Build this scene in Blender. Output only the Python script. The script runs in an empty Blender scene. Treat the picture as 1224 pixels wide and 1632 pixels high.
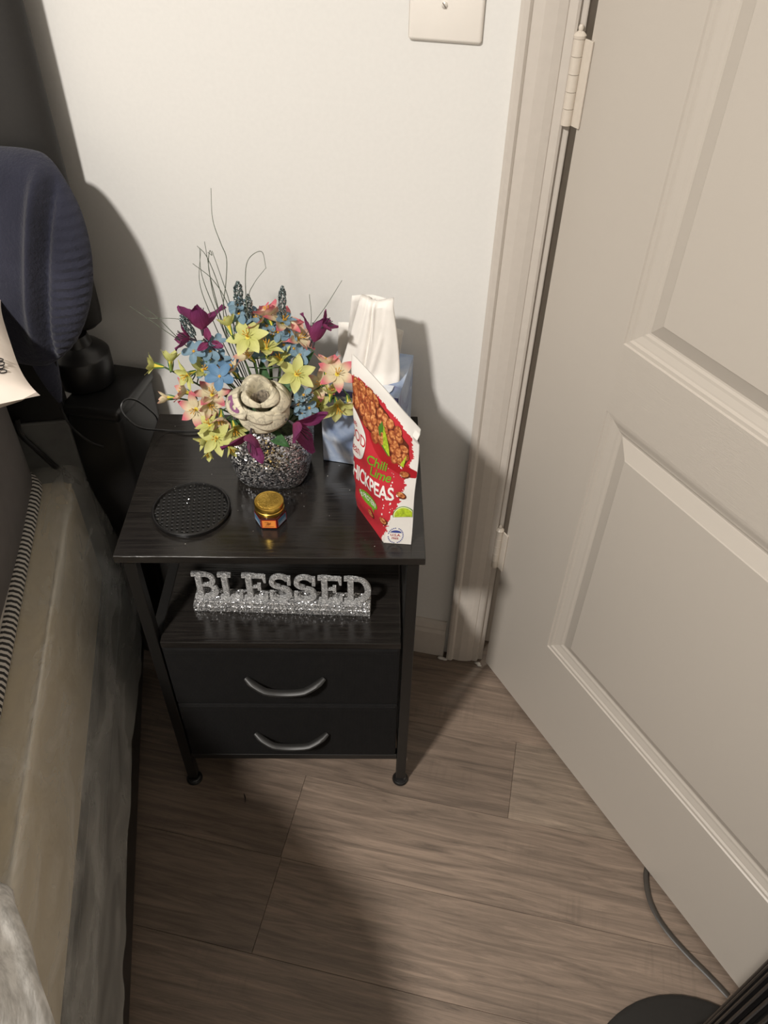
import bpy, bmesh, math, random
from mathutils import Vector, Matrix, Euler
random.seed(7)
SC = bpy.context.scene
COL = SC.collection
PI = math.pi

# ---------------------------------------------------------------- camera
cam = bpy.data.cameras.new('camera'); co = bpy.data.objects.new('camera', cam); COL.objects.link(co)
cam.sensor_fit = 'VERTICAL'; cam.sensor_height = 36.0; cam.lens = 1283.6 / 1632 * 36
cam.clip_start = 0.02
Rr = Vector((0.97677, 0.21372, 0.01548)); Ru = Vector((-0.15811, 0.67013, 0.72521)); Rf = Vector((-0.14462, 0.71081, -0.68835))
M = Matrix.Identity(4)
for i in range(3):
    M[i][0] = Rr[i]; M[i][1] = Ru[i]; M[i][2] = -Rf[i]
M[0][3], M[1][3], M[2][3] = -0.00924, -1.00793, 1.34952
co.matrix_world = M
SC.camera = co

# ---------------------------------------------------------------- light and exposure
SC.view_settings.view_transform = 'Standard'; SC.view_settings.look = 'None'
SC.view_settings.gamma = 1.0; SC.view_settings.use_curve_mapping = False
SC.view_settings.exposure = 0.0
wd = bpy.data.worlds.new('world'); SC.world = wd; wd.use_nodes = True
wd.node_tree.nodes['Background'].inputs[0].default_value = (0.9, 0.95, 1.0, 1)
wd.node_tree.nodes['Background'].inputs[1].default_value = 0.05
LX, LY, LZ = -0.72, -1.78, 2.36
ld = bpy.data.lights.new('ceiling_lamp_light', 'AREA'); ld.shape = 'DISK'; ld.size = 0.19; ld.energy = 75
ld.color = (1.0, 0.955, 0.895)
hd_ = bpy.data.lights.new('hall_fill_light', 'POINT'); hd_.energy = 26; hd_.shadow_soft_size = .15; hd_.color = (1.0, .93, .82)  # unseen fill added in the hall to lighten the gap beside the door
ho = bpy.data.objects.new('hall_fill_light', hd_); COL.objects.link(ho); ho.location = (.4, .8, 2.2)
lo = bpy.data.objects.new('ceiling_lamp_light', ld); COL.objects.link(lo); lo.location = (LX, LY, LZ)

# ---------------------------------------------------------------- helpers
def link(o, parent=None):
    COL.objects.link(o)
    if parent is not None: o.parent = parent
    return o
def tag(o, label=None, cat=None, group=None, kind=None):
    if label: o['label'] = label
    if cat: o['category'] = cat
    if group: o['group'] = group
    if kind: o['kind'] = kind
    return o
def empty(name, loc=(0, 0, 0), rz=0.0, label=None, cat=None, group=None, kind=None):
    o = bpy.data.objects.new(name, None); o.location = loc; o.rotation_euler = (0, 0, rz); o.empty_display_size = .02
    link(o); return tag(o, label, cat, group, kind)
def obj(name, bm, mat=None, parent=None, smooth=False, loc=None):
    me = bpy.data.meshes.new(name); bm.normal_update(); bm.to_mesh(me); bm.free()
    if smooth:
        for p in me.polygons: p.use_smooth = True
        me.set_sharp_from_angle(angle=math.radians(38))
    mats = mat if isinstance(mat, (list, tuple)) else [mat]
    for m in mats:
        if m: me.materials.append(m)
    o = bpy.data.objects.new(name, me); link(o, parent)
    if loc: o.location = loc
    return o
def pyd(name, v, f, mat=None, parent=None, smooth=True):
    bm = bmesh.new(); vs = [bm.verts.new(p) for p in v]
    for q in f:
        try: bm.faces.new([vs[i] for i in q])
        except ValueError: pass
    return obj(name, bm, mat, parent, smooth)
def NB(): return bmesh.new()
def box(bm, x0, x1, y0, y1, z0, z1, bev=0.0, seg=2, mi=0):
    b = bm if not bev else bmesh.new()
    v = [b.verts.new(p) for p in ((x0,y0,z0),(x1,y0,z0),(x1,y1,z0),(x0,y1,z0),(x0,y0,z1),(x1,y0,z1),(x1,y1,z1),(x0,y1,z1))]
    for q in ((0,3,2,1),(4,5,6,7),(0,1,5,4),(1,2,6,5),(2,3,7,6),(3,0,4,7)):
        f = b.faces.new([v[i] for i in q]); f.material_index = mi
    if bev:
        bmesh.ops.bevel(b, geom=list(b.edges), offset=bev, segments=seg, profile=.5, affect='EDGES')
        merge(bm, b)
    return bm
def merge(bm, b):
    me = bpy.data.meshes.new('t'); b.to_mesh(me); b.free(); bm.from_mesh(me); bpy.data.meshes.remove(me)
def tube(bm, pts, r, n=8, cap=True, flat=1.0):
    pts = [Vector(p) for p in pts]; rings = []
    up = Vector((0, 0, 1)); prev = None
    for i, p in enumerate(pts):
        t = (pts[min(i+1, len(pts)-1)] - pts[max(i-1, 0)]).normalized()
        if prev is None:
            a = t.cross(up)
            if a.length < 1e-3: a = t.cross(Vector((1, 0, 0)))
            a.normalize()
        else:
            a = (prev - t * prev.dot(t)).normalized()
        prev = a; b = t.cross(a)
        rr = r[i] if isinstance(r, (list, tuple)) else r
        rings.append([bm.verts.new(p + a*math.cos(2*PI*k/n)*rr + b*math.sin(2*PI*k/n)*rr*flat) for k in range(n)])
    for i in range(len(rings)-1):
        for k in range(n):
            bm.faces.new((rings[i][k], rings[i][(k+1)%n], rings[i+1][(k+1)%n], rings[i+1][k]))
    if cap:
        bm.faces.new(rings[0][::-1]); bm.faces.new(rings[-1])
    return bm
def spline(pts, sub=6):
    P = [Vector(p) for p in pts]; out = []
    P = [P[0]*2-P[1]] + P + [P[-1]*2-P[-2]]
    for i in range(1, len(P)-2):
        for s in range(sub):
            t = s/sub; a, b, c, d = P[i-1], P[i], P[i+1], P[i+2]
            out.append(.5*((2*b)+(c-a)*t+(2*a-5*b+4*c-d)*t*t+(3*b-a-3*c+d)*t**3))
    out.append(P[-2]); return out
def lathe(bm, prof, n=32, cx=0, cy=0, ex=1.0, ey=1.0):
    rings = []
    for r, z in prof:
        rings.append([bm.verts.new((cx+ex*r*math.cos(2*PI*k/n), cy+ey*r*math.sin(2*PI*k/n), z)) for k in range(n)] if r > 1e-6 else [bm.verts.new((cx, cy, z))])
    for a, b in zip(rings, rings[1:]):
        for k in range(n):
            q = [a[k % len(a)], a[(k+1) % len(a)], b[(k+1) % len(b)], b[k % len(b)]]
            q = list(dict.fromkeys(q))
            if len(q) > 2: bm.faces.new(q)
    return bm
def prism(bm, poly, y0, y1, T=lambda p: p):
    a = [bm.verts.new(T((x, y0, z))) for x, z in poly]; b = [bm.verts.new(T((x, y1, z))) for x, z in poly]
    bm.faces.new(a); bm.faces.new(b[::-1]); n = len(poly)
    for i in range(n): bm.faces.new((a[i], b[i], b[(i+1) % n], a[(i+1) % n]))
    return bm
def fixn(bm):
    bmesh.ops.recalc_face_normals(bm, faces=bm.faces); return bm
def extrude_profile(bm, prof, p0, p1):
    """prof: (x,y) points in plan, swept from z=p0 to z=p1"""
    a = [bm.verts.new((x, y, p0)) for x, y in prof]; b = [bm.verts.new((x, y, p1)) for x, y in prof]
    n = len(prof)
    for i in range(n): bm.faces.new((a[i], a[(i+1) % n], b[(i+1) % n], b[i]))
    bm.faces.new(a[::-1]); bm.faces.new(b); return bm

# ---------------------------------------------------------------- materials
def lin(c):
    return tuple((x/255/12.92 if x/255 <= .04045 else ((x/255+.055)/1.055)**2.4) for x in c)
class MT:
    def __init__(s, name, col=(128,128,128), rough=.5, metal=0.0, spec=.5):
        s.m = bpy.data.materials.new(name); s.m.use_nodes = True; s.nt = s.m.node_tree; s.N = s.nt.nodes
        s.b = s.N['Principled BSDF']; s.c = lin(col)
        s.b.inputs['Base Color'].default_value = (*s.c, 1); s.b.inputs['Roughness'].default_value = rough
        s.b.inputs['Metallic'].default_value = metal; s.b.inputs['Specular IOR Level'].default_value = spec
    def n(s, t, **k):
        o = s.N.new(t)
        for a, b in k.items():
            if hasattr(o, a): setattr(o, a, b)
            else: o.inputs[a.replace('_', ' ')].default_value = b
        return o
    def l(s, a, b): s.nt.links.new(a, b)
    def co(s, kind='Object', scale=(1,1,1), rot=(0,0,0)):
        t = s.n('ShaderNodeTexCoord'); m = s.n('ShaderNodeMapping'); m.inputs['Scale'].default_value = scale; m.inputs['Rotation'].default_value = rot
        s.l(t.outputs[kind], m.inputs[0]); return m.outputs[0]
    def noise(s, vec, scale=5, detail=4, rough=.5, dist=0):
        o = s.n('ShaderNodeTexNoise'); o.inputs['Scale'].default_value = scale; o.inputs['Detail'].default_value = detail
        o.inputs['Roughness'].default_value = rough; o.inputs['Distortion'].default_value = dist
        if vec is not None: s.l(vec, o.inputs['Vector'])
        return o
    def ramp(s, fac, stops, interp='LINEAR'):
        r = s.n('ShaderNodeValToRGB'); r.color_ramp.interpolation = interp; e = r.color_ramp.elements
        while len(e) < len(stops): e.new(.5)
        for el, (p, c) in zip(e, stops): el.position = p; el.color = (*lin(c), 1)
        s.l(fac, r.inputs[0]); return r.outputs[0]
    def bump(s, h, strength=.3, dist=.002):
        b = s.n('ShaderNodeBump'); b.inputs['Strength'].default_value = strength; b.inputs['Distance'].default_value = dist
        s.l(h, b.inputs['Height']); s.l(b.outputs[0], s.b.inputs['Normal']); return s
    def base(s, c): s.l(c, s.b.inputs['Base Color']); return s
    def mix(s, f, a, b, mode='MIX'):
        m = s.n('ShaderNodeMix'); m.data_type = 'RGBA'; m.blend_type = mode
        for v, i in ((f, 0), (a, 6), (b, 7)):
            if isinstance(v, (int, float)): m.inputs[i].default_value = v
            elif isinstance(v, tuple): m.inputs[i].default_value = (*lin(v), 1)
            else: s.l(v, m.inputs[i])
        return m.outputs[2]
def plain(name, col, rough=.5, metal=0, spec=.5, nscale=40, namp=.06, bump=.1, bd=.0005):
    m = MT(name, col, rough, metal, spec); v = m.co()
    n = m.noise(v, nscale, 3)
    c0 = tuple(max(0, x*(1-namp)) for x in col); c1 = tuple(min(255, x*(1+namp)) for x in col)
    m.base(m.ramp(n.outputs[0], [(.3, c0), (.7, c1)]))
    if bump: m.bump(n.outputs[0], bump, bd)
    return m.m

m_wall = plain('wall_paint', (226,224,220), .65, nscale=180, namp=.006, bump=.08, bd=.0006)
m_ceil = plain('ceiling_paint', (232,230,226), .8, namp=.01)
m_trim = plain('trim_paint', (200,192,183), .38, nscale=90, namp=.01, bump=.06, bd=.0006)
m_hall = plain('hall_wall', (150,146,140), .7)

def door_mat():
    m = MT('door_paint', (191,183,173), .42)
    v = m.co(scale=(1, 1, 1)); n2 = m.noise(v, 160, 2)
    v3 = m.co(scale=(6, 6, 260)); n3 = m.noise(v3, 2.2, 5, .6, .3)
    mx = m.mix(.5, n2.outputs[0], n3.outputs[0])
    m.bump(mx, .22, .0007); return m.m
m_door = door_mat()
def rail_mat():
    m = MT('door_rail_paint', (191,183,173), .4)
    n3 = m.noise(m.co(scale=(16, 16, 620)), 2.0, 4, .62, .2)
    m.bump(m.ramp(n3.outputs[0], [(.42, (0,0,0)), (.62, (255,255,255))]), .28, .0006); return m.m
m_rail = rail_mat()

def plank_mat(i):
    hues = [(137,120,106), (127,111,98), (146,130,115), (135,121,109)]
    c = hues[i % 4]; m = MT('floor_plank_wood_%s' % 'abcd'[i % 4], c, .42)
    t = m.n('ShaderNodeObjectInfo')
    v = m.n('ShaderNodeTexCoord'); mp = m.n('ShaderNodeMapping'); mp.inputs['Scale'].default_value = (2.6, 42, 42); m.l(v.outputs['Object'], mp.inputs[0])
    ad = m.n('ShaderNodeVectorMath'); ad.operation = 'ADD'; m.l(mp.outputs[0], ad.inputs[0])
    cm = m.n('ShaderNodeCombineXYZ'); mu = m.n('ShaderNodeMath'); mu.operation = 'MULTIPLY'; mu.inputs[1].default_value = 37.0
    m.l(t.outputs['Random'], mu.inputs[0]); m.l(mu.outputs[0], cm.inputs[0]); m.l(mu.outputs[0], cm.inputs[2]); m.l(cm.outputs[0], ad.inputs[1])
    g = m.noise(ad.outputs[0], 2.2, 10, .72, .9)
    d = tuple(x*.62 for x in c); d2 = tuple(x*.86 for x in c); l2 = tuple(min(255, x*1.20) for x in c)
    col = m.ramp(g.outputs[0], [(.28, d), (.43, d2), (.55, c), (.74, l2)])
    mp2 = m.n('ShaderNodeMapping'); mp2.inputs['Scale'].default_value = (2.2, 5, 5); m.l(v.outputs['Object'], mp2.inputs[0])
    ad2 = m.n('ShaderNodeVectorMath'); ad2.operation = 'ADD'; m.l(mp2.outputs[0], ad2.inputs[0]); m.l(cm.outputs[0], ad2.inputs[1])
    b = m.noise(ad2.outputs[0], 1.4, 3, .5, .6)
    col = m.mix(m.ramp(b.outputs[0], [(.35, (0,0,0)), (.75, (150,150,150))]), col, tuple(x*.62 for x in c))
    fine = m.n('ShaderNodeMapping'); fine.inputs['Scale'].default_value = (14, 330, 330); m.l(v.outputs['Object'], fine.inputs[0])
    fn = m.noise(fine.outputs[0], 1.0, 4, .6)
    col = m.mix(m.ramp(fn.outputs[0], [(.4, (90,90,90)), (.55, (0,0,0))]), col, tuple(x*.72 for x in c))
    # saw marks across the grain, in patches
    sw = m.n('ShaderNodeMapping'); sw.inputs['Scale'].default_value = (150, 9, 9); m.l(v.outputs['Object'], sw.inputs[0])
    sn = m.noise(sw.outputs[0], 1.0, 2, .5)
    pt = m.noise(ad2.outputs[0], 1.9, 2)
    pm = m.mix(1.0, m.ramp(sn.outputs[0], [(.5, (0,0,0)), (.66, (140,140,140))]), m.ramp(pt.outputs[0], [(.55, (0,0,0)), (.68, (255,255,255))]), 'MULTIPLY')
    col = m.mix(pm, col, tuple(x*.7 for x in c))
    m.base(col); m.bump(fn.outputs[0], .25, .0005); return m.m
m_planks = [plank_mat(i) for i in range(4)]

def blackwood():
    m = MT('black_woodgrain', (30,28,26), .40, 0, .5)
    n = m.noise(m.co(scale=(5, 150, 150)), 2.0, 6, .6, .35)
    m.base(m.ramp(n.outputs[0], [(.3, (24,22,21)), (.7, (40,37,34))]))
    r = m.ramp(n.outputs[0], [(.35, (88,88,88)), (.65, (130,130,130))]); m.l(r, m.b.inputs['Roughness'])
    m.bump(n.outputs[0], .30, .0006); return m.m
m_bwood = blackwood()
m_bmetal = plain('black_powder_coat', (20,19,18), .45, 0, .5, 600, .1, .2, .0003)
def fabric(name, col, sc=900, rough=.9):
    m = MT(name, col, rough, 0, .25); v = m.co()
    w1 = m.n('ShaderNodeTexWave'); w1.wave_type = 'BANDS'; w1.bands_direction = 'X'; w1.inputs['Scale'].default_value = sc/6.28; m.l(v, w1.inputs[0])
    w2 = m.n('ShaderNodeTexWave'); w2.wave_type = 'BANDS'; w2.bands_direction = 'Z'; w2.inputs['Scale'].default_value = sc/6.28; m.l(v, w2.inputs[0])
    n = m.noise(v, 60, 4)
    mx = m.mix(.5, w1.outputs[0], w2.outputs[0])
    m.base(m.ramp(n.outputs[0], [(.3, tuple(x*.85 for x in col)), (.7, tuple(min(255, x*1.12) for x in col))]))
    m.bump(mx, .3, .0006); return m.m
m_bfab = fabric('black_nonwoven_fabric', (17,16,16))
m_bplast = plain('black_plastic', (22,21,21), .35, 0, .5, 200, .05, .05)
m_bmatte = plain('black_matte_shell', (38,36,34), .62, 0, .4, 200, .05, .05)
m_handle = plain('gunmetal_handle', (38,37,36), .46, .05, .5, 300, .03, .03)

def glitter(name, dark, mid, bright, scale=900, metal=.9, k=1.3, rough=.28):
    m = MT(name, mid, rough, metal)
    v = m.co(); vo = m.n('ShaderNodeTexVoronoi'); vo.inputs['Scale'].default_value = scale; m.l(v, vo.inputs['Vector'])
    sep = m.n('ShaderNodeSeparateColor'); m.l(vo.outputs['Color'], sep.inputs[0])
    m.base(m.ramp(sep.outputs[0], [(0, dark), (.45, mid), (.8, bright), (1, (255,255,255))]))
    geo = m.n('ShaderNodeNewGeometry'); sub = m.n('ShaderNodeVectorMath'); sub.operation = 'SUBTRACT'; sub.inputs[1].default_value = (.5, .5, .5)
    m.l(vo.outputs['Color'], sub.inputs[0]); sc = m.n('ShaderNodeVectorMath'); sc.operation = 'SCALE'; sc.inputs['Scale'].default_value = k
    m.l(sub.outputs[0], sc.inputs[0]); ad = m.n('ShaderNodeVectorMath'); ad.operation = 'ADD'; m.l(geo.outputs['Normal'], ad.inputs[0]); m.l(sc.outputs[0], ad.inputs[1])
    nm = m.n('ShaderNodeVectorMath'); nm.operation = 'NORMALIZE'; m.l(ad.outputs[0], nm.inputs[0]); m.l(nm.outputs[0], m.b.inputs['Normal'])
    return m.m
m_glit = glitter('silver_black_glitter', (20,20,21), (126,126,130), (240,240,242), 620, .85, 1.15, .36)
m_glit2 = glitter('silver_glitter', (120,120,122), (190,190,192), (250,250,250), 800, .75)
m_glit3 = glitter('silver_glitter_letters', (120,120,120), (168,168,168), (215,215,215), 900, .35, .8, .4)
m_teal = glitter('teal_glitter', (24,34,36), (66,82,82), (140,158,158), 1100, .4)
m_gold = MT('gold_embossed_lid', (232,192,92), .34, 1.0)
_v = m_gold.noise(m_gold.co(), 190, 3, .6, 2.0); m_gold.bump(m_gold.ramp(_v.outputs[0], [(.47, (0,0,0)), (.53, (255,255,255))]), .5, .0005); m_goldlid = m_gold.m
m_gold2 = MT('gold_rim', (232,192,92), .30, 1.0).m
SPRAYS=[('yellow','reach_left',[([-0.4808,-0.2012,0.763],[-0.9235,-0.3132,0.2213],0.017,0.55),([-0.4598,-0.197,0.7692],[-0.1099,0.4376,0.8924],0.019,0.4),([-0.4354,-0.2022,0.7572],[-0.4938,-0.8687,0.0377],0.021,0.75),([-0.4208,-0.1891,0.7578],[0.5623,-0.2634,0.7839],0.019,0.8)]),('yellow','lower_left',[([-0.3941,-0.2346,0.6857],[0.1665,-0.8024,0.5732],0.024,1.0),([-0.3665,-0.2341,0.7069],[0.4734,-0.834,-0.2834],0.021,0.6),([-0.3787,-0.2315,0.6713],[0.6649,-0.649,-0.3696],0.017,0.35),([-0.4109,-0.233,0.6771],[-0.5901,-0.8068,-0.0289],0.016,0.3),([-0.4094,-0.2326,0.6578],[0.099,-0.8626,-0.496],0.014,0.3),([-0.4042,-0.2265,0.6986],[-0.3434,-0.234,0.9096],0.02,0.9)]),('yellow','crown',[([-0.3562,-0.181,0.811],[-0.0005,-0.5064,0.8623],0.027,1.0),([-0.3326,-0.1813,0.7983],[0.0678,0.0561,0.9961],0.025,0.9),([-0.3796,-0.1807,0.8235],[-0.3754,0.3616,0.8534],0.018,0.4),([-0.3159,-0.1779,0.7821],[-0.4489,-0.122,0.8852],0.02,0.8),([-0.2951,-0.1839,0.7675],[0.4192,-0.6194,0.6638],0.025,1.0)]),('yellow','low_right',[([-0.2452,-0.1737,0.7218],[0.4522,-0.8305,-0.3252],0.027,0.7),([-0.2723,-0.1691,0.7169],[0.0149,-0.9938,0.1103],0.022,0.8),([-0.2542,-0.1705,0.735],[0.0268,0.2601,0.9652],0.016,0.5)]),('pink','left',[([-0.4723,-0.1995,0.7127],[-0.9294,-0.349,0.1198],0.016,0.3),([-0.4469,-0.1944,0.7225],[-0.8486,-0.3409,0.4044],0.021,0.55),([-0.4305,-0.2063,0.7061],[-0.0762,-0.9329,0.3521],0.026,0.95),([-0.4093,-0.1969,0.7255],[0.1224,-0.1991,0.9723],0.026,0.9),([-0.4107,-0.2074,0.7174],[0.7307,-0.6716,0.1225],0.02,0.7)]),('pink','top',[([-0.3367,-0.1515,0.8263],[-0.3518,0.2877,0.8908],0.028,0.6),([-0.3203,-0.1502,0.8189],[0.3951,-0.01,0.9186],0.027,0.8),([-0.3009,-0.1524,0.8003],[0.7562,-0.1137,0.6444],0.024,0.7),([-0.3458,-0.1534,0.8198],[-0.5717,-0.1469,0.8072],0.024,0.7),([-0.3304,-0.1584,0.8041],[0.1108,-0.5656,0.8172],0.024,0.9)]),('pink','right',[([-0.2467,-0.1638,0.7621],[0.2752,-0.4393,0.8551],0.026,0.95),([-0.2627,-0.1569,0.7685],[-0.0163,0.456,0.8898],0.021,0.5),([-0.2323,-0.1609,0.72],[0.3733,-0.7908,-0.485],0.016,0.3),([-0.2693,-0.1582,0.7402],[-0.2129,-0.7981,0.5636],0.023,0.9)]),('pink','middle',[([-0.3546,-0.1858,0.7867],[-0.4231,-0.3189,0.8481],0.02,0.6),([-0.3796,-0.1858,0.7602],[-0.4251,-0.1172,0.8975],0.02,0.5),([-0.391,-0.2187,0.7085],[0.3008,-0.8749,-0.3796],0.02,0.4),([-0.4013,-0.18,0.755],[-0.4489,-0.122,0.8852],0.018,0.7)]),('blue','left',[([-0.4279,-0.1905,0.786],[-0.0649,-0.67,0.7395],0.0155,1.0),([-0.4097,-0.1817,0.7833],[0.1858,-0.4657,0.8652],0.015,1.0),([-0.4165,-0.1882,0.7598],[-0.1422,-0.7422,0.6549],0.015,1.0),([-0.4022,-0.1751,0.7944],[0.3098,-0.2692,0.9119],0.013,0.9),([-0.3993,-0.1796,0.7713],[0.2752,-0.4393,0.8551],0.014,1)]),('blue','by_rose',[([-0.3893,-0.2081,0.7656],[0.1282,-0.6406,0.7571],0.0175,1.0),([-0.3863,-0.182,0.7654],[0.3592,-0.4103,0.8382],0.013,1.0)]),('blue','top',[([-0.3735,-0.159,0.8298],[-0.1803,-0.5283,0.8297],0.015,1.0),([-0.3659,-0.1626,0.8195],[0.1108,-0.5656,0.8172],0.015,1.0),([-0.3577,-0.1558,0.8258],[0.2297,-0.2932,0.928],0.014,1.0),([-0.3746,-0.1592,0.8412],[-0.1711,-0.2053,0.9636],0.013,0.9),([-0.3547,-0.1603,0.8153],[0.2967,-0.5139,0.8049],0.013,0.9)]),('blue','centre',[([-0.3423,-0.1629,0.805],[0.1108,-0.5656,0.8172],0.015,1.0),([-0.3329,-0.163,0.7973],[0.2967,-0.5139,0.8049],0.015,1.0),([-0.3239,-0.1591,0.81],[-0.0151,-0.4291,0.9031],0.014,1.0),([-0.3391,-0.1571,0.8157],[0.1454,-0.3157,0.9376],0.014,0.9),([-0.3164,-0.1627,0.795],[0.2752,-0.4393,0.8551],0.014,1.0),([-0.344,-0.1683,0.785],[0.0467,-0.7286,0.6834],0.014,1.0)]),('blue','centre_right',[([-0.3113,-0.1545,0.8091],[0.2752,-0.4393,0.8551],0.014,1.0),([-0.3042,-0.1602,0.7897],[0.4022,-0.5527,0.7299],0.014,1.0),([-0.3167,-0.1475,0.8223],[0.1854,-0.1609,0.9694],0.013,0.9),([-0.2952,-0.1635,0.7838],[0.3334,-0.6551,0.678],0.014,1.0),([-0.3159,-0.1677,0.7814],[0.0308,-0.6586,0.7518],0.014,1)]),('blue','low_right',[([-0.2841,-0.1919,0.7428],[0.0756,-0.4111,0.9085],0.012,0.9),([-0.2779,-0.1906,0.7231],[0.2762,-0.849,0.4504],0.012,0.9),([-0.2871,-0.1925,0.7158],[-0.0184,-0.8541,0.5198],0.011,0.9),([-0.2913,-0.1933,0.7278],[0.0308,-0.6586,0.7518],0.011,0.9)]),('purple','top_left',[([-0.4179,-0.1782,0.8122],[-0.1928,0.3758,0.9064],0.042,0.45),([-0.4347,-0.1817,0.7982],[-0.8677,-0.3323,0.3696],0.028,0.5),([-0.4094,-0.1816,0.7972],[0.3576,-0.7718,0.5258],0.018,0.8)]),('purple','top_right',[([-0.2801,-0.1502,0.7974],[0.0637,0.5492,0.8333],0.038,0.25),([-0.2675,-0.1476,0.8204],[0.8304,0.1679,0.5313],0.02,0.5)]),('purple','low_left',[([-0.3394,-0.249,0.7129],[0.0458,-0.8447,-0.5332],0.04,0.5)]),('purple','low_right',[([-0.2843,-0.2378,0.7303],[0.8809,-0.4256,-0.2071],0.045,0.45)])]
PICKS=[([-0.3739,-0.1591,0.8191],[-0.3705,-0.1584,0.8727],0.0068,0.034),([-0.363,-0.1569,0.8031],[-0.3601,-0.1563,0.8562],0.0062,0.042),([-0.3247,-0.1491,0.7761],[-0.3174,-0.1476,0.8682],0.0058,0.04),([-0.4199,-0.1787,0.78],[-0.4414,-0.183,0.8312],0.0062,0.03),([-0.2986,-0.1999,0.7282],[-0.2707,-0.1942,0.7467],0.0055,0.022)]
GRASS=[('tall',[[[-0.3858,-0.1666,0.9892],[-0.3884,-0.1671,0.9531],[-0.3827,-0.166,0.9246],[-0.3784,-0.1651,0.9059],[-0.3827,-0.166,0.875],[-0.3908,-0.1676,0.8322],[-0.3861,-0.1667,0.7777]],[[-0.4098,-0.1674,0.9167],[-0.4119,-0.1678,0.8806],[-0.401,-0.1656,0.8297],[-0.3878,-0.163,0.7751]],[[-0.4047,-0.1623,0.9227],[-0.404,-0.1622,0.895],[-0.4033,-0.162,0.8535],[-0.3948,-0.1603,0.8097],[-0.3855,-0.1584,0.7727]],[[-0.3991,-0.1571,0.9092],[-0.3928,-0.1558,0.8769],[-0.3855,-0.1543,0.8344],[-0.3831,-0.1538,0.7703]],[[-0.4262,-0.1585,0.8906],[-0.4043,-0.1541,0.8688],[-0.3895,-0.151,0.8321],[-0.3806,-0.1492,0.7678]],[[-0.4156,-0.1523,0.9074],[-0.4232,-0.1538,0.8637],[-0.4159,-0.1523,0.8203],[-0.4011,-0.1493,0.7648]],[[-0.4097,-0.147,0.9017],[-0.405,-0.146,0.8978],[-0.4073,-0.1465,0.9033],[-0.4113,-0.1473,0.8788],[-0.4075,-0.1465,0.8361],[-0.4005,-0.1451,0.7815]],[[-0.4231,-0.1456,0.9075],[-0.4131,-0.1436,0.8932],[-0.4031,-0.1416,0.8515],[-0.3941,-0.1397,0.7792]]]),('looped',[[[-0.3621,-0.1618,0.7783],[-0.3615,-0.1617,0.8329],[-0.3586,-0.1611,0.8838],[-0.352,-0.1597,0.9065],[-0.3366,-0.1566,0.9155],[-0.3333,-0.1559,0.8942]],[[-0.3621,-0.1577,0.7758],[-0.3598,-0.1572,0.8481],[-0.3507,-0.1554,0.8721],[-0.3355,-0.1523,0.8921]]]),('right',[[[-0.3248,-0.1542,0.7405],[-0.2888,-0.1469,0.8079],[-0.264,-0.1418,0.8466],[-0.2443,-0.1378,0.8808]],[[-0.3193,-0.149,0.7178],[-0.293,-0.1437,0.7775],[-0.2845,-0.1419,0.8237],[-0.2851,-0.1421,0.8593]]]),('left',[[[-0.3987,-0.1692,0.7386],[-0.4413,-0.1779,0.7829],[-0.4756,-0.1849,0.8142],[-0.504,-0.1907,0.8399]],[[-0.4016,-0.1658,0.7258],[-0.4501,-0.1756,0.7877],[-0.4725,-0.1802,0.8191],[-0.4906,-0.1839,0.8389]],[[-0.4057,-0.1625,0.7722],[-0.4396,-0.1694,0.8149],[-0.4898,-0.1796,0.8191]]])]
ROSE=([-0.3337,-0.2173,0.7539],[0.1114,-0.3631,0.9251])
LEAVES=[([-0.3352,-0.1818,0.7173],[-0.3457,-0.1738,0.774]),([-0.3025,-0.1752,0.7182],[-0.2472,-0.1741,0.7064]),([-0.3402,-0.2033,0.6801],[-0.3829,-0.2222,0.7074]),([-0.3234,-0.1896,0.7248],[-0.28,-0.1604,0.7897]),([-0.3638,-0.1774,0.7094],[-0.4068,-0.1862,0.7286]),([-0.3281,-0.211,0.6881],[-0.2983,-0.2356,0.6937])]
VTOP=[[-0.3227,-0.2201,0.696],[-0.3919,-0.1832,0.6332],[-0.2856,-0.1615,0.6473],[-0.2866,-0.1617,0.6247],[-0.3958,-0.184,0.6217]]
NAVY=[[-0.6986,-0.085,0.9793],[-0.664,-0.085,0.9793],[-0.6371,-0.0871,0.9742],[-0.6144,-0.0961,0.9526],[-0.5912,-0.1115,0.9134],[-0.5808,-0.1301,0.8625],[-0.5868,-0.1468,0.8124],[-0.6104,-0.1623,0.7611],[-0.648,-0.17,0.7253],[-0.6776,-0.17,0.7156],[-0.7186,-0.17,0.7145],[-0.7998,-0.17,0.7073],[-0.8359,-0.1468,0.7793],[-0.8126,-0.1082,0.8993],[-0.755,-0.085,0.9689]]
TOWER=[[-0.6505,-0.035,1.1304],[-0.6491,-0.035,0.7074],[-0.6643,-0.07,0.6986],[-0.6732,-0.07,0.6643],[-0.6794,-0.07,0.6406],[-0.6857,-0.07,0.6162]]
LOOP=[[-0.5685,-0.085,0.5363],[-0.5622,-0.088,0.5798],[-0.5608,-0.11,0.6163],[-0.5649,-0.13,0.6446],[-0.5705,-0.148,0.6573],[-0.5731,-0.16,0.6508],[-0.562,-0.168,0.6395],[-0.5454,-0.165,0.6231],[-0.5261,-0.1358,0.6],[-0.4903,-0.1304,0.6],[-0.4561,-0.1158,0.6],[-0.4269,-0.0863,0.6]]
HANG=[[-0.6576,-0.16,0.7176],[-0.6615,-0.16,0.6907],[-0.6715,-0.16,0.6453],[-0.6635,-0.165,0.6101],[-0.644,-0.16,0.5777],[-0.6273,-0.15,0.5608]]
THICK=[[-0.7469,-0.17,0.6073],[-0.7457,-0.175,0.5827],[-0.7304,-0.17,0.5496],[-0.7197,-0.155,0.5049],[-0.7,-0.14,0.4653],[-0.6927,-0.12,0.4327],[-0.6884,-0.1,0.3866]]
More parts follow.
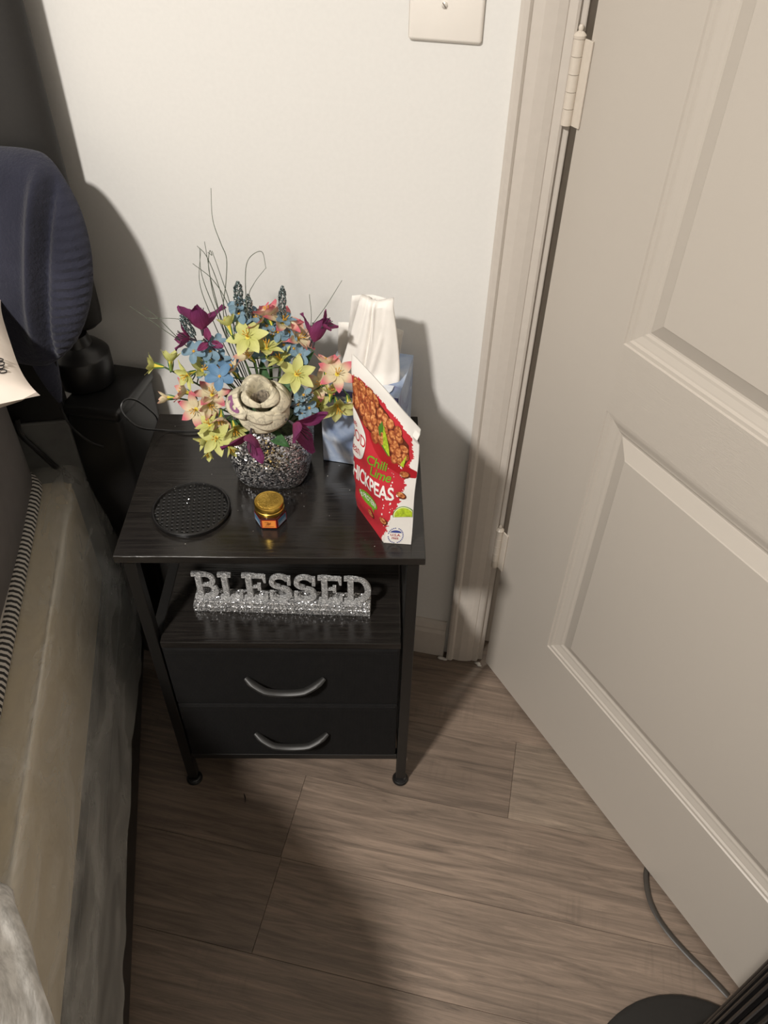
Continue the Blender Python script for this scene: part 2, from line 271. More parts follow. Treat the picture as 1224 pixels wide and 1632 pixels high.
FLAT=[[0.3376,-0.33,0.006],[0.3174,-0.3614,0.006],[0.3178,-0.3976,0.006],[0.3271,-0.4255,0.006],[0.3457,-0.4523,0.006],[0.3759,-0.481,0.006],[0.4069,-0.5055,0.006],[0.4333,-0.5282,0.006]]
# ================================================================ SETTING
WY = 0.006
DX0, DX1 = 0.004, 0.836      # door opening
def st(name, bm, m, smooth=False): return tag(obj(name, bm, m, None, smooth), kind='structure')
b = NB(); box(b, -2.4, DX0-.02, WY, WY+.11, 0, 2.44); box(b, DX1+.02, 1.5, WY, WY+.11, 0, 2.44); box(b, DX0-.02, DX1+.02, WY, WY+.11, 2.06, 2.44)
st('wall_back', b, m_wall)
b = NB(); box(b, -2.5, -2.4, -3.4, WY+.11, 0, 2.44); st('wall_left', b, m_wall)
b = NB(); box(b, 1.5, 1.6, -3.4, WY+.11, 0, 2.44); st('wall_right', b, m_wall)
b = NB(); box(b, -2.5, 1.6, -3.5, -3.4, 0, 2.44); st('wall_front', b, m_wall)
b = NB(); box(b, -2.5, 1.6, -3.5, WY+.11, 2.44, 2.54); st('ceiling', b, m_ceil)
b = NB(); box(b, -.6, 1.5, 1.3, 1.4, 0, 2.44); box(b, -.7, -.6, WY+.11, 1.4, 0, 2.44); box(b, 1.5, 1.6, WY+.11, 1.4, 0, 2.44); box(b, -.7, 1.6, WY+.11, 1.4, 2.44, 2.54)
st('wall_hall', b, m_hall)
# floor: subfloor with individual planks running along the wall
b = NB(); box(b, -2.5, 1.6, -3.5, 1.4, -.06, -.0035)
fl = st('floor', b, plain('floor_joint_dark', (70,58,49), .7))
PW = .152; joints = {0: -.55, 1: .083, 2: -.282, 3: -.28, 4: .21, 5: -.42, 6: .02}
PL_L = 1.22
row = 0; y = -.018 + PW*2
meshes = {}
rows = []
while y > -1.35:
    k = int(round((-.018 - y)/PW)); j = joints.get(k, random.uniform(-.6, .6))
    x = j
    while x > -1.4: x -= PL_L
    while x < 1.5:
        x0, x1 = max(x, -2.4), min(x+PL_L, 1.5)
        if x1 - x0 > .05: rows.append((x0, x1, y-PW, y))
        x += PL_L
    y -= PW; row += 1
for i, (x0, x1, y0, y1) in enumerate(rows):
    L = round(x1-x0, 3)
    key = (L, random.choice([0, 1, 2, 3]))
    if key not in meshes:
        b = NB(); g = .00018
        hx, hy = L/2, PW/2
        lo_ = [(-hx+g, -hy+g), (hx-g, -hy+g), (hx-g, hy-g), (-hx+g, hy-g)]; c = .0004
        v0 = [b.verts.new((p[0], p[1], -.004)) for p in lo_]; v1 = [b.verts.new((p[0], p[1], -.0006)) for p in lo_]
        v2 = [b.verts.new((p[0]-math.copysign(c, p[0]), p[1]-math.copysign(c, p[1]), 0)) for p in lo_]
        for A, B in ((v0, v1), (v1, v2)):
            for q in range(4): b.faces.new((A[q], A[(q+1) % 4], B[(q+1) % 4], B[q]))
        b.faces.new(v2)
        o = obj('plank', b, m_planks[key[1]], fl); meshes[key] = o.data
    else:
        o = link(bpy.data.objects.new('plank', meshes[key]), fl)
    o.location = ((x0+x1)/2, (y0+y1)/2, 0)
# the floor beyond the planks that could be seen
b = NB(); box(b, -2.4, 1.5, -3.4, y, -.004, 0); o = obj('plank_field', b, m_planks[1], fl)

# baseboard
def base_prof(bm, x0, x1, yf):
    P = [(0, 0), (-.013, 0), (-.013, .070), (-.0105, .078), (-.0105, .083), (-.007, .092), (-.003, .098), (0, .098)]
    a = [bm.verts.new((x0, yf+p[0], p[1])) for p in P]; c = [bm.verts.new((x1, yf+p[0], p[1])) for p in P]
    for i in range(len(P)): bm.faces.new((a[i], c[i], c[(i+1) % len(P)], a[(i+1) % len(P)]))
    bm.faces.new(a[::-1]); bm.faces.new(c); return bm
b = fixn(base_prof(NB(), -2.4, -.083, WY)); st('baseboard_back', b, m_trim)
# door casing (moulded profile), jamb and stop
CP = [(-.076, WY), (-.076, WY-.019), (-.072, WY-.0205), (-.066, WY-.0205), (-.0635, WY-.018), (-.0625, WY-.0165), (-.05, WY-.0175), (-.036, WY-.0155), (-.0265, WY-.0125), (-.0255, WY-.0112), (-.0165, WY-.0112), (-.0135, WY-.0095), (-.0125, WY)]
b = extrude_profile(NB(), CP, .002, 2.12); fixn(b); st('trim_1', b, m_trim)
b = extrude_profile(NB(), [(DX0+DX1+.0-p[0]-.0+.0, p[1]) for p in CP], .002, 2.12); fixn(b); st('trim_2', b, m_trim)
b = NB(); box(b, -.02, -.0045, WY-.004, WY+.114, 0, 2.06, .002); box(b, -.0045, .008, .052, .09, 0, 2.05, .002)
box(b, DX1+.004, DX1+.02, WY-.004, WY+.114, 0, 2.06, .002); box(b, -.02, DX1+.02, WY-.004, WY+.114, 2.045, 2.06, .002)
st('trim_3', b, m_trim)
b = NB()
random.seed(3)
for p in [(-.079, -.013, .001, .005), (-.086, -.012, .001, .006), (-.012, -.009, .002, .005), (-.008, -.013, .001, .004)]:
    bmesh.ops.create_icosphere(b, subdivisions=2, radius=p[3], matrix=Matrix.Translation(p[:3]) @ Matrix.Diagonal((1.3, .7, .45, 1)))
tag(obj('caulk', b, plain('white_caulk', (206,202,195), .5), None, True), kind='structure')

# ================================================================ DOOR (open, swung towards the room)
ANG = math.radians(-48.7)
door = empty('door_1', (0.0035, -.0075, 0), ANG, kind='structure')
m_dp = m_door
DW, Z0, Z1, DT = .80, .010, 2.03, .035
PROF = [(0, 0), (.0015, .0022), (.006, .0026), (.0085, .0052), (.0105, .0056), (.018, .0082), (.0215, .0088), (.0245, .0105), (.027, .0108), (.0285, .0100), (.048, .0022), (.0495, .0012), (.0515, .0012)]
panels = [(.147, .655, .234, .732), (.147, .655, .831, 1.90)]
b = NB(); s = 0
def face_grid(b, xs, zs, skip, y, flip):
    V = {}
    for i, x in enumerate(xs):
        for j, z in enumerate(zs): V[i, j] = b.verts.new((x, y, z))
    for i in range(len(xs)-1):
        for j in range(len(zs)-1):
            if (i, j) in skip: continue
            q = [V[i, j], V[i+1, j], V[i+1, j+1], V[i, j+1]]
            f = b.faces.new(q[::-1] if flip else q)
            f.material_index = 1 if (i == 1 and j in (2,)) or j == 4 else 0
xs = [0, .147, .655, DW]; zs = [Z0, .234, .732, .831, 1.90, Z1]
# local frame: x along the door, -y is the visible face
face_grid(b, xs, zs, {(1, 1), (1, 3)}, 0.0, False)
face_grid(b, xs, zs, {(1, 1), (1, 3)}, DT, True)
for x0, x1, z0, z1 in panels:
    for side in (0, 1):
        yy = (lambda d: d) if side == 0 else (lambda d: DT-d)
        prev = None
        for o_, d in PROF:
            ring = [b.verts.new((x, yy(d), z)) for x, z in ((x0+o_, z0+o_), (x1-o_, z0+o_), (x1-o_, z1-o_), (x0+o_, z1-o_))]
            if prev:
                for q in range(4): b.faces.new((prev[q], prev[(q+1) % 4], ring[(q+1) % 4], ring[q]))
            prev = ring
        b.faces.new(prev)
for (x0, x1, z0, z1) in ((0, 0, Z0, Z1), (DW, DW, Z0, Z1)):
    b.faces.new([b.verts.new(p) for p in ((x0, 0, z0), (x0, DT, z0), (x0, DT, z1), (x0, 0, z1))])
for z in (Z0, Z1): b.faces.new([b.verts.new(p) for p in ((0, 0, z), (DW, 0, z), (DW, DT, z), (0, DT, z))])
bmesh.ops.remove_doubles(b, verts=b.verts, dist=1e-5); fixn(b)
leaf = obj('door_leaf', b, [m_door, m_rail], door)
# hinges: pin, knuckles, two leaves, painted over
m_hg = plain('painted_hinge', (208,198,185), .3, 0, .5, 200, .01, .1)
for zc in (1.081, .331, 1.83):
    hg = empty('hinge', (0, 0, 0)); hg.parent = door
    for k in range(5):
        b = NB(); lathe(b, [(0, zc-.0445+k*.0178+.0004), (.0058, zc-.0445+k*.0178+.0002), (.0062, zc-.0445+k*.0178+.0005), (.0062, zc-.0445+k*.0178+.0173), (.0058, zc-.0445+k*.0178+.0176), (0, zc-.0445+k*.0178+.0174)], 16, -.0125, -.0065)
        obj('knuckle', b, m_hg, hg, True)
    b = NB(); lathe(b, [(0, zc+.0445), (.0068, zc+.0445), (.0072, zc+.0475), (.005, zc+.0500), (.0025, zc+.0515), (.0032, zc+.055), (.002, zc+.0575), (0, zc+.058)], 16, -.0125, -.0065)
    obj('pin', b, m_hg, hg, True)
    b = NB(); box(b, -.0095, .0055, -.0032, -.0008, zc-.0445, zc+.0445, .0006); box(b, .0020, .0045, -.0030, .02, zc-.0445, zc+.0445, .0008)
    obj('hinge_leaf', b, m_hg, hg)
b = NB(); lathe(b, [(0, 0), (.030, 0), (.032, .004), (.012, .010), (.011, .035), (.024, .045), (.028, .058), (.022, .070), (0, .073)], 24)
bmesh.ops.rotate(b, verts=b.verts, matrix=Matrix.Rotation(PI/2, 3, 'X')); bmesh.ops.translate(b, verts=b.verts, vec=(.735, 0, .92))
obj('door_knob', b, plain('satin_nickel', (150,146,140), .3, 1), door, True)

# ================================================================ WALL PLATE
wp = empty('wall_plate', (-.157, WY, 1.168), 0, 'blank white wall plate with a slotted screw, above the tissue box', 'wall plate')
b = NB(); box(b, -.0415, .0415, -.0055, .0, -.057, .057, .0035, 3); obj('plate', b, plain('ivory_plate', (236,230,222), .3, bump=0, namp=.004), wp, True)
for sz in (-.021,):
    b = NB(); lathe(b, [(0, 0), (.0036, 0), (.0034, .0012), (.0022, .0020), (0, .0022)], 20)
    bmesh.ops.rotate(b, verts=b.verts, matrix=Matrix.Rotation(PI/2, 3, 'X')); bmesh.ops.translate(b, verts=b.verts, vec=(-.002, -.0052, sz))
    sc_ = obj('screw', b, plain('painted_screw', (220,214,205), .3, .2), wp, True)
    b = NB(); box(b, -.0031, .0031, -.0002, .0002, -.0005, .0005); s_ = obj('slot', b, plain('slot_dark', (110,100,90), .6), sc_); s_.location = (-.002, -.0075, sz); s_.rotation_euler = (0, .9, 0)

# ================================================================ CEILING LAMP (gives the light; above and behind the camera)
cl = empty('ceiling_lamp', (LX, LY, 2.44), 0, 'round flush ceiling lamp above the foot of the bed', 'ceiling lamp')
b = NB(); lathe(b, [(0, 0), (.11, 0), (.11, -.02), (.09, -.028), (.09, -.01), (0, -.01)], 40); obj('lamp_housing', b, plain('lamp_white', (230,228,224), .4), cl, True)

# ================================================================ NIGHTSTAND
SA = math.radians(12.581)
ns = empty('nightstand', (-.48716, -.38971, 0), SA, 'black two-drawer nightstand with metal frame and open shelf', 'nightstand')
SW, SD, SH = .40, .303, .596
b = NB(); box(b, 0, SW, 0, SD, SH-.0125, SH, .0007, 1); obj('tabletop', b, m_bwood, ns)
b = NB(); box(b, .0275, .3735, .003, SD-.01, .401, .4134, .0006, 1); obj('shelf', b, m_bwood, ns)
LEG = .0165
m_leg = m_bmetal
for lx in (.0075, .3765):
    for ly in (.006, SD-.006-LEG):
        b = NB(); box(b, lx, lx+LEG, ly, ly+LEG, .018, SH-.0125, .0012, 2); lg = obj('leg', b, m_leg, ns)
        cx, cy = lx+LEG/2, ly+LEG/2
        b = NB(); lathe(b, [(0, 0), (.0125, 0), (.0142, .002), (.0142, .0045), (.0128, .0065), (.0118, .0068), (.0122, .009), (.0105, .011), (.0045, .012), (.0045, .022), (0, .022)], 24, cx, cy)
        obj('levelling_foot', b, m_bplast, lg, True)
# side rails, bottom frame, back cross bars
b = NB()
b.free()
for z in (.084, .3865):
    for x in (.0075, .3765):
        b = NB(); box(b, x, x+.016, .02, SD-.02, z, z+.0145, .001, 1); obj('side_rail', b, m_leg, ns)
for y_ in (.0065, SD-.0205):
    b = NB(); box(b, .024, .3765, y_, y_+.014, .084, .0985, .001, 1); obj('bottom_rail', b, m_leg, ns)
b = NB(); box(b, .024, .3765, SD-.0205, SD-.0065, .3865, .401, .001, 1)
obj('rear_rail', b, m_leg, ns)
for x, x2 in ((.024, .09), (.3765, .31)):
    b = NB(); tube(b, [(x, SD-.012, .40), (x2, SD-.012, .583)], .003, 8); obj('diagonal_brace', b, m_leg, ns)
for (z0, z1, hz) in ((.256, .3985, .313), (.1005, .2515, .1575)):
    b = NB(); box(b, .0275, .3725, .012, SD-.02, z0, z1-.004, .002, 2)
    dr = obj('drawer', b, m_bfab, ns)
    b = NB(); box(b, .0265, .3735, .0045, .014, z0, z1, .0028, 2)
    obj('drawer_front', b, m_bfab, dr)
    b = NB(); box(b, .030, .370, .0030, .006, z1-.0125, z1-.0025, .0014, 2); obj('rolled_hem', b, m_bfab, dr)
    b = NB(); pts = []
    for k in range(17):
        t = k/16; x = .142+.118*t; a = math.sin(PI*t)
        pts.append((x, .003-.017*min(1, a*1.35)**.8, hz+.0145-.0155*a**.8))
    tube(b, pts, [.0062 if 0 < k < 16 else .0045 for k in range(17)], 10, flat=.62)
    hd = obj('handle', b, m_handle, dr, True)
    for x in (.146, .256):
        b = NB(); tube(b, [(x, .001, hz+.013), (x, .006, hz+.013)], .004, 10); obj('screw_boss', b, m_handle, hd) if False else b.free()
b = NB()
random.seed(11)
for k in range(42):
    x, y_ = random.uniform(.02, .38), random.uniform(.01, .28)
    if random.random() < .5: x, y_ = random.gauss(.19, .05), random.gauss(.12, .04)
    if not (.01 < x < .39 and .01 < y_ < .29): continue
    s_ = random.uniform(.0004, .0009); z = SH+.0002
    a = random.uniform(0, 3)
    q = [b.verts.new((x+s_*math.cos(a+k2*PI/2), y_+s_*math.sin(a+k2*PI/2), z+random.uniform(0, .0004))) for k2 in range(4)]
    b.faces.new(q)
obj('glitter_specks', b, MT('speck', (235,235,230), .2, .8).m, ns)['kind'] = 'stuff'
def onstand(x, y, z):
    c, s = math.cos(SA), math.sin(SA)
    return (-.48716+c*x-s*y, -.38971+s*x+c*y, z)

# ================================================================ GLITTER WORD SIGN
sg = empty('word_sign', onstand(.067, .061, .4136), SA-math.radians(1.9), 'silver glitter BLESSED word sign on the open shelf', 'sign')
b = NB(); box(b, 0, .262, 0, .030, 0, .0125, .0012, 2); box(b, .002, .262, .001, .028, .0125, .0215, .0012, 2); obj('sign_base', b, m_glit2, sg)
LT = {}
def arc(cx, cz, rx, rz, a0, a1, n=14): return [(cx+rx*math.cos(math.radians(a0+(a1-a0)*i/n)), cz+rz*math.sin(math.radians(a0+(a1-a0)*i/n))) for i in range(n+1)]
def band(outer, inner): return outer + inner[::-1]
def letter(ch):
    H = .055; polys = []
    def R(x0, x1, z0, z1): polys.append([(x0, z0), (x1, z0), (x1, z1), (x0, z1)])
    if ch in 'BLED':
        R(.005, .0135, 0, H)
        R(0, .019, 0, .006); R(0, .019, H-.006, H)
    if ch == 'B':
        R(.01, .022, H-.006, H); R(.01, .022, .026, .032); R(.01, .022, 0, .006); w = .036
        polys.append(band(arc(.021, .0415, .0125, .0135, -90, 90), arc(.020, .0415, .006, .0075, -90, 90)))
        polys.append(band(arc(.021, .0155, .0150, .0155, -90, 90), arc(.020, .0155, .0075, .0095, -90, 90)))
    if ch == 'L': w = .033; R(.01, .032, 0, .006); polys.append([(.026, 0), (.033, 0), (.033, .015), (.029, .015)])
    if ch == 'E':
        w = .036; R(.01, .033, 0, .006); R(.01, .032, H-.006, H); R(.01, .023, .025, .031); R(.021, .026, .020, .036)
        polys.append([(.028, 0), (.035, 0), (.035, .015), (.031, .015)]); polys.append([(.031, H-.015), (.034, H-.015), (.034, H), (.028, H)])
    if ch == 'D': w = .040; R(.01, .020, H-.006, H); R(.01, .020, 0, .006); polys.append(band(arc(.0195, H/2, .0195, H/2, -90, 90, 20), arc(.0195, H/2, .0105, H/2-.006, -90, 90, 20)))
    if ch == 'S':
        w = .034
        polys.append(band(arc(.0165, .0405, .0155, .0145, 20, 270, 20), arc(.0165, .0405, .0085, .0085, 20, 270, 20)))
        polys.append(band(arc(.0165, .0150, .0165, .0150, -160, 90, 20), arc(.0165, .0150, .0090, .0085, -160, 90, 20)))
        R(.027, .032, .036, .052); R(.0, .0055, .002, .018)
    return polys, w
x = .004
for ch in 'BLESSED':
    polys, w = letter(ch)
    if ch not in LT:
        b = NB(); ys = 0
        for ki, p_ in enumerate(polys): prism(b, [(px_, pz_+(-1 if pz_ > .0275 else 1)*ki*.00025) for px_, pz_ in p_], .0075+ys, .0135-ys); ys += .00015
        LT[ch] = fixn(b) and obj('letter', b, m_glit3, sg); o = LT[ch]
    else: o = link(bpy.data.objects.new('letter', LT[ch].data), sg)
    o.location = (x, 0, .0200); x += w+.0018
# ================================================================ VASE
VCX, VCY = -.337, -.170
TZ = SH
vs = empty('glitter_vase', (VCX, VCY, TZ), math.radians(9), 'rounded square silver and black glitter vase holding the artificial flowers', 'vase'); vs.scale = (1.13, 1.13, 1.05); vs.location = (VCX-.003, VCY-.006, TZ)
def sq(bm, prof, n=64, e=3.4, wav=None):
    rings = []
    for r, z in prof:
        R_ = []
        for k in range(n):
            a = 2*PI*k/n; c, s = math.cos(a), math.sin(a)
            q = r/((abs(c)**e+abs(s)**e)**(1/e)); dz = wav(a, z) if wav else 0
            R_.append(bm.verts.new((q*c, q*s, z+dz)))
        rings.append(R_)
    for a, b_ in zip(rings, rings[1:]):
        for k in range(n): bm.faces.new((a[k], a[(k+1) % n], b_[(k+1) % n], b_[k]))
    return rings
wav = lambda a, z: (.004*math.cos(4*a) if z > .08 else 0)
b = NB(); r_ = sq(b, [(.034, 0), (.0415, .002), (.046, .012), (.0495, .035), (.0505, .055), (.0480, .074), (.0425, .086), (.0400, .090), (.0380, .0895), (.0365, .080), (.040, .055), (.036, .012), (.02, .006)], wav=wav)
b.faces.new(r_[0][::-1]); b.faces.new(r_[-1]); fixn(b)
obj('vase_body', b, m_glit, vs, True)
b = NB(); lathe(b, [(0, .070), (.038, .070), (.039, .076), (.03, .080), (0, .082)], 24); obj('foam_filler', b, plain('moss_green_filler', (58,66,44), .9, nscale=200, namp=.4, bump=.6, bd=.003), vs, True)

# ================================================================ ARTIFICIAL FLOWERS
def petal_mat(name, base, tip, t0, t1, vein=.12, sc=1.0, dark=None):
    m = MT(name, base, .62, 0, .25)
    tc = m.n('ShaderNodeTexCoord'); sp = m.n('ShaderNodeSeparateXYZ'); m.l(tc.outputs['Object'], sp.inputs[0])
    mr = m.n('ShaderNodeMapRange'); mr.inputs[1].default_value = t0; mr.inputs[2].default_value = t1; m.l(sp.outputs[1], mr.inputs[0])
    mp = m.n('ShaderNodeMapping'); mp.inputs['Scale'].default_value = (900, 60, 60); m.l(tc.outputs['Object'], mp.inputs[0])
    n = m.noise(mp.outputs[0], 1.0, 3)
    c = m.mix(mr.outputs[0], base, tip)
    f = m.ramp(n.outputs[0], [(.4, (0,0,0)), (.7, (int(255*vein**.45),)*3)])
    c = m.mix(f, c, dark or tuple(x*.6 for x in base))
    m.base(c); m.b.inputs['Subsurface Weight'].default_value = .0
    tr = m.n('ShaderNodeBsdfTranslucent'); m.l(c, tr.inputs[0]); ms = m.n('ShaderNodeMixShader'); ms.inputs[0].default_value = .22
    out = m.N['Material Output']; m.l(m.b.outputs[0], ms.inputs[1]); m.l(tr.outputs[0], ms.inputs[2]); m.l(ms.outputs[0], out.inputs[0])
    return m.m
PM = {
 'yellow': petal_mat('yellow_green_petal', (196,198,112), (216,216,146), 0, .022),
 'pink': petal_mat('cream_pink_petal', (226,212,176), (214,112,126), .010, .021, .10),
 'blue': petal_mat('blue_petal', (138,164,178), (118,148,168), 0, .014),
 'bright': petal_mat('bright_blue_petal', (114,150,182), (98,136,172), 0, .014),
 'purple': petal_mat('purple_petal', (140,60,98), (120,52,98), 0, .03, .55, dark=(84,26,56)),
}
m_stem = plain('green_stem', (58,82,44), .6, nscale=200, namp=.25)
m_dstem = plain('dark_stem', (50,40,46), .6, nscale=200, namp=.2)
m_calyx = plain('calyx_green', (62,104,58), .6)
m_throat = plain('yellow_throat', (214,196,74), .6)
m_orange = plain('orange_centre', (214,160,50), .6)
m_leaf = plain('leaf_green', (52,88,48), .55, nscale=120, namp=.2, bump=.3)
m_grass = plain('wire_grass', (84,92,78), .55, nscale=200, namp=.2)
PMESH = {}
def petal_mesh(kind, size, open_, var):
    key = (kind, round(size, 3), var)
    if key in PMESH: return PMESH[key]
    wf = {'yellow': .52, 'pink': .50, 'blue': .66, 'bright': .72, 'purple': .50}[kind]
    b = NB(); NU, NV = 7, 9; G = []
    rs = random.Random(hash(key) % 1000 if False else int(size*1e4)+var*7)
    cup = rs.uniform(.16, .30); curl = rs.uniform(-.12, .30); tw = rs.uniform(-.25, .25)
    for j in range(NV):
        t = j/(NV-1)
        if kind in ('blue', 'bright'): w = .5*wf*(math.sin(PI*min(1, t*.86+.07))**.55)*(1 if t < .98 else .7)
        elif kind == 'purple': w = .5*wf*(math.sin(PI*(t**.8)*.97+.03)**.75) + .02
        else: w = .5*wf*(math.sin(PI*(t**.85)*.985+.015)**.85)+.035*(1-t)
        row = []
        for i in range(NU):
            u = i/(NU-1)*2-1; x = u*w
            z = cup*(u*u)*w*1.3 - curl*t*t*.5 + tw*u*w*t + .03*math.sin(9*t+u*2)*t
            if kind == 'purple': z += .06*math.sin(6*u+5*t)*abs(u)*t
            z += .04*(1-abs(u))*w*-1.0
            row.append(b.verts.new((x*size, t*size, z*size)))
        G.append(row)
    for j in range(NV-1):
        for i in range(NU-1): b.faces.new((G[j][i], G[j][i+1], G[j+1][i+1], G[j+1][i]))
    o = obj('petal', b, PM[kind], None, True); me = o.data; bpy.data.objects.remove(o); PMESH[key] = me
    return me
def frame(d):
    d = Vector(d).normalized(); a = Vector((0, 0, 1)).cross(d)
    if a.length < .1: a = Vector((1, 0, 0)).cross(d)
    a.normalize(); return Matrix((a, d.cross(a), d)).transposed()
def blossom(parent, kind, pos, d, size, open_, rnd):
    k2 = kind
    b = NB(); L = size
    if kind in ('yellow', 'pink'):
        tube(b, [(0, 0, -.0075-.2*L), (0, 0, -.004), (0, 0, .001)], [.0012, .0018, .0030], 8)
        nf = len(b.faces)
        for k in range(5):
            a = k*1.2566+.4; q = .0022
            tube(b, [(0, 0, 0), (q*.7*math.cos(a), q*.7*math.sin(a), L*.28), (q*1.8*math.cos(a), q*1.8*math.sin(a), L*.5)], [.0004, .00035, .0007], 5)
        b.faces.ensure_lookup_table()
        for f in b.faces[nf:]: f.material_index = 1
        n2 = len(b.faces)
        for k in range(3):
            a = k*2.09; tube(b, [(.0012*math.cos(a), .0012*math.sin(a), -.008-.2*L), (.0032*math.cos(a), .0032*math.sin(a), -.004), (.0046*math.cos(a), .0046*math.sin(a), .002)], [.0008, .0010, .0002], 5)
        b.faces.ensure_lookup_table()
        for f in b.faces[n2:]: f.material_index = 2
        mats = [m_throat, m_orange, m_calyx]
    elif kind in ('blue', 'bright'):
        bmesh.ops.create_icosphere(b, subdivisions=1, radius=.0017, matrix=Matrix.Translation((0, 0, .0006)))
        for k in range(5):
            a = k*1.2566+.6; tube(b, [(0, 0, .0005), (.0026*math.cos(a), .0026*math.sin(a), .0016)], [.00035, .0003], 4)
        mats = [m_orange]
    else:
        tube(b, [(0, 0, -.008), (0, 0, 0)], [.0013, .0022], 8)
        for k in range(6):
            a = k*1.05; tube(b, [(0, 0, 0), (.003*math.cos(a), .003*math.sin(a), L*.35), (.006*math.cos(a), .006*math.sin(a), L*.62)], [.0005, .0004, .0006], 5)
        mats = [m_dstem]
    bl = obj('blossom', b, mats, parent, True)
    Mx = Matrix.Translation(pos) @ frame(d).to_4x4() @ Matrix.Rotation(rnd.uniform(0, 6.28), 4, 'Z')
    bl.matrix_local = Mx
    n = {'yellow': 6, 'pink': 6, 'blue': 5, 'bright': 5, 'purple': 3}[kind]
    if kind in ('yellow', 'pink') and open_ < .38: n = 3
    for k in range(n):
        p = bpy.data.objects.new('petal', petal_mesh(kind, size, open_, rnd.randrange(4))); link(p, bl)
        tilt = (1-open_)*1.25+.12+rnd.uniform(-.12, .12)
        a = 2*PI*k/n+rnd.uniform(-.1, .1)
        r0 = .0018 if kind != 'blue' else .0010
        p.matrix_local = Matrix.Rotation(a, 4, 'Z') @ Matrix.Translation((0, r0, 0)) @ Matrix.Rotation(tilt, 4, 'X') @ Matrix.Rotation(rnd.uniform(-.12, .12), 4, 'Y')
    return bl
SPL = {
 ('yellow', 'reach_left'): 'yellow-green lily spray reaching far left of the vase',
 ('yellow', 'lower_left'): 'yellow-green lily spray hanging low at the left of the vase',
 ('yellow', 'crown'): 'yellow-green lily spray directly above the banknote rose',
 ('yellow', 'low_right'): 'yellow-green lily spray drooping in front of the tissue box',
 ('pink', 'left'): 'pink-tipped cream lily spray with a bud pointing left',
 ('pink', 'top'): 'pink-tipped cream lily spray at the top of the arrangement',
 ('pink', 'right'): 'pink-tipped cream lily spray at the right beside the tissue box',
 ('pink', 'middle'): 'faded pink and cream lily spray tucked behind the banknote rose',
 ('blue', 'left'): 'small blue blossoms on a sprig under the upper left purple flower',
 ('blue', 'by_rose'): 'brightest blue blossoms on a sprig touching the left of the banknote rose',
 ('blue', 'top'): 'small blue blossoms on a sprig around the two dark glitter picks',
 ('blue', 'centre'): 'small blue blossoms on a sprig at the centre top of the bouquet',
 ('blue', 'centre_right'): 'small blue blossoms on a sprig below the right dark glitter pick',
 ('blue', 'low_right'): 'small pale blue blossoms on a sprig at the lower right of the banknote rose',
 ('purple', 'top_left'): 'purple flower with upright petals at the upper left',
 ('purple', 'top_right'): 'purple flower with narrow folded petals at the upper right',
 ('purple', 'low_left'): 'purple flower hanging over the left front of the vase',
 ('purple', 'low_right'): 'purple flower hanging over the right front of the vase',
}
CAT = {'yellow': 'artificial flower', 'pink': 'artificial flower', 'blue': 'artificial flower', 'purple': 'artificial flower'}
GRP = {'yellow': 'yellow-green lily sprays', 'pink': 'pink and cream lily sprays', 'blue': 'small blue blossom sprigs', 'purple': 'purple flowers'}
V0 = Vector((VCX, VCY, TZ+.078))
rnd = random.Random(5)
for kind, nm, bl in SPRAYS:
    t = empty('%s_flower_spray' % kind, V0, 0, SPL[kind, nm], CAT[kind], GRP[kind])
    kk = 'bright' if nm == 'by_rose' else kind
    far = max(bl, key=lambda q: (Vector(q[0])-V0).length)
    ends = []
    for pos, d, s, o_ in bl:
        p = Vector(pos)-V0; dd = Vector(d).normalized(); ends.append((p, dd, s, o_))
    fp, fd = Vector(far[0])-V0, Vector(far[1]).normalized()
    root = Vector((fp.x*.12, fp.y*.12+.0, -.012))
    mid = root.lerp(fp, .5)+Vector((0, 0, .012 if fp.z > .0 else .03))
    if nm in ('low_left', 'low_right', 'lower_left') and fp.z < .05: mid.z = max(mid.z, .03)
    main = spline([root, mid, fp - fd*.012], 8)
    b = NB(); tube(b, main, .0012, 6); obj('stem', b, m_stem if kind != 'purple' else m_dstem, t, True)
    for p, dd, s, o_ in ends:
        blossom(t, kk, p, dd, s, o_, rnd)
        e = p - dd*(.010 if kind in ('yellow', 'pink', 'purple') else .001)
        if (p-fp).length > 1e-5:
            q = min(main, key=lambda m_: (m_-e).length + (.02 if (m_-fp).length > (e-fp).length+.05 else 0))
            b = NB(); tube(b, spline([q, q.lerp(e, .5)-dd*.003, e], 4), .0009, 5); obj('side_stem', b, m_stem, t, True)
PKL = ['tallest dark teal glitter pick at the top of the bouquet', 'dark teal glitter pick just right of the tallest one', 'dark teal glitter pick above the right side of the banknote rose', 'dark teal glitter pick leaning out to the upper left', 'short dark glitter pick lying sideways right of the banknote rose']
for (a, c, r_, L_), lab in zip(PICKS, PKL):
    t = empty('glitter_pick', V0, 0, lab, 'decorative pick', 'dark glitter picks')
    A, B = Vector(a)-V0, Vector(c)-V0; d = (B-A).normalized()
    b = NB(); tube(b, spline([Vector((A.x*.15, A.y*.15, -.01)), A*.6+Vector((0, 0, .004)), A, B-d*L_], 6), .0009, 6); obj('stem', b, m_dstem, t, True)
    b = NB(); rr = random.Random(9)
    F = frame(d)
    n = int(L_/.0016)
    for k in range(n):
        s_ = k/(n-1); R0 = r_*(.75+.25*math.sin(PI*s_))*(1 if s_ < .8 else (1-s_)/.2*.8+.2)
        for j in range(5):
            an = k*1.1+j*1.2566
            p = B-d*L_*(1-s_) + F @ Vector((math.cos(an)*R0*.72, math.sin(an)*R0*.72, 0))
            bmesh.ops.create_icosphere(b, subdivisions=1, radius=r_*.27*rr.uniform(.75, 1.15), matrix=Matrix.Translation(p))
    obj('berry_head', b, m_teal, t)
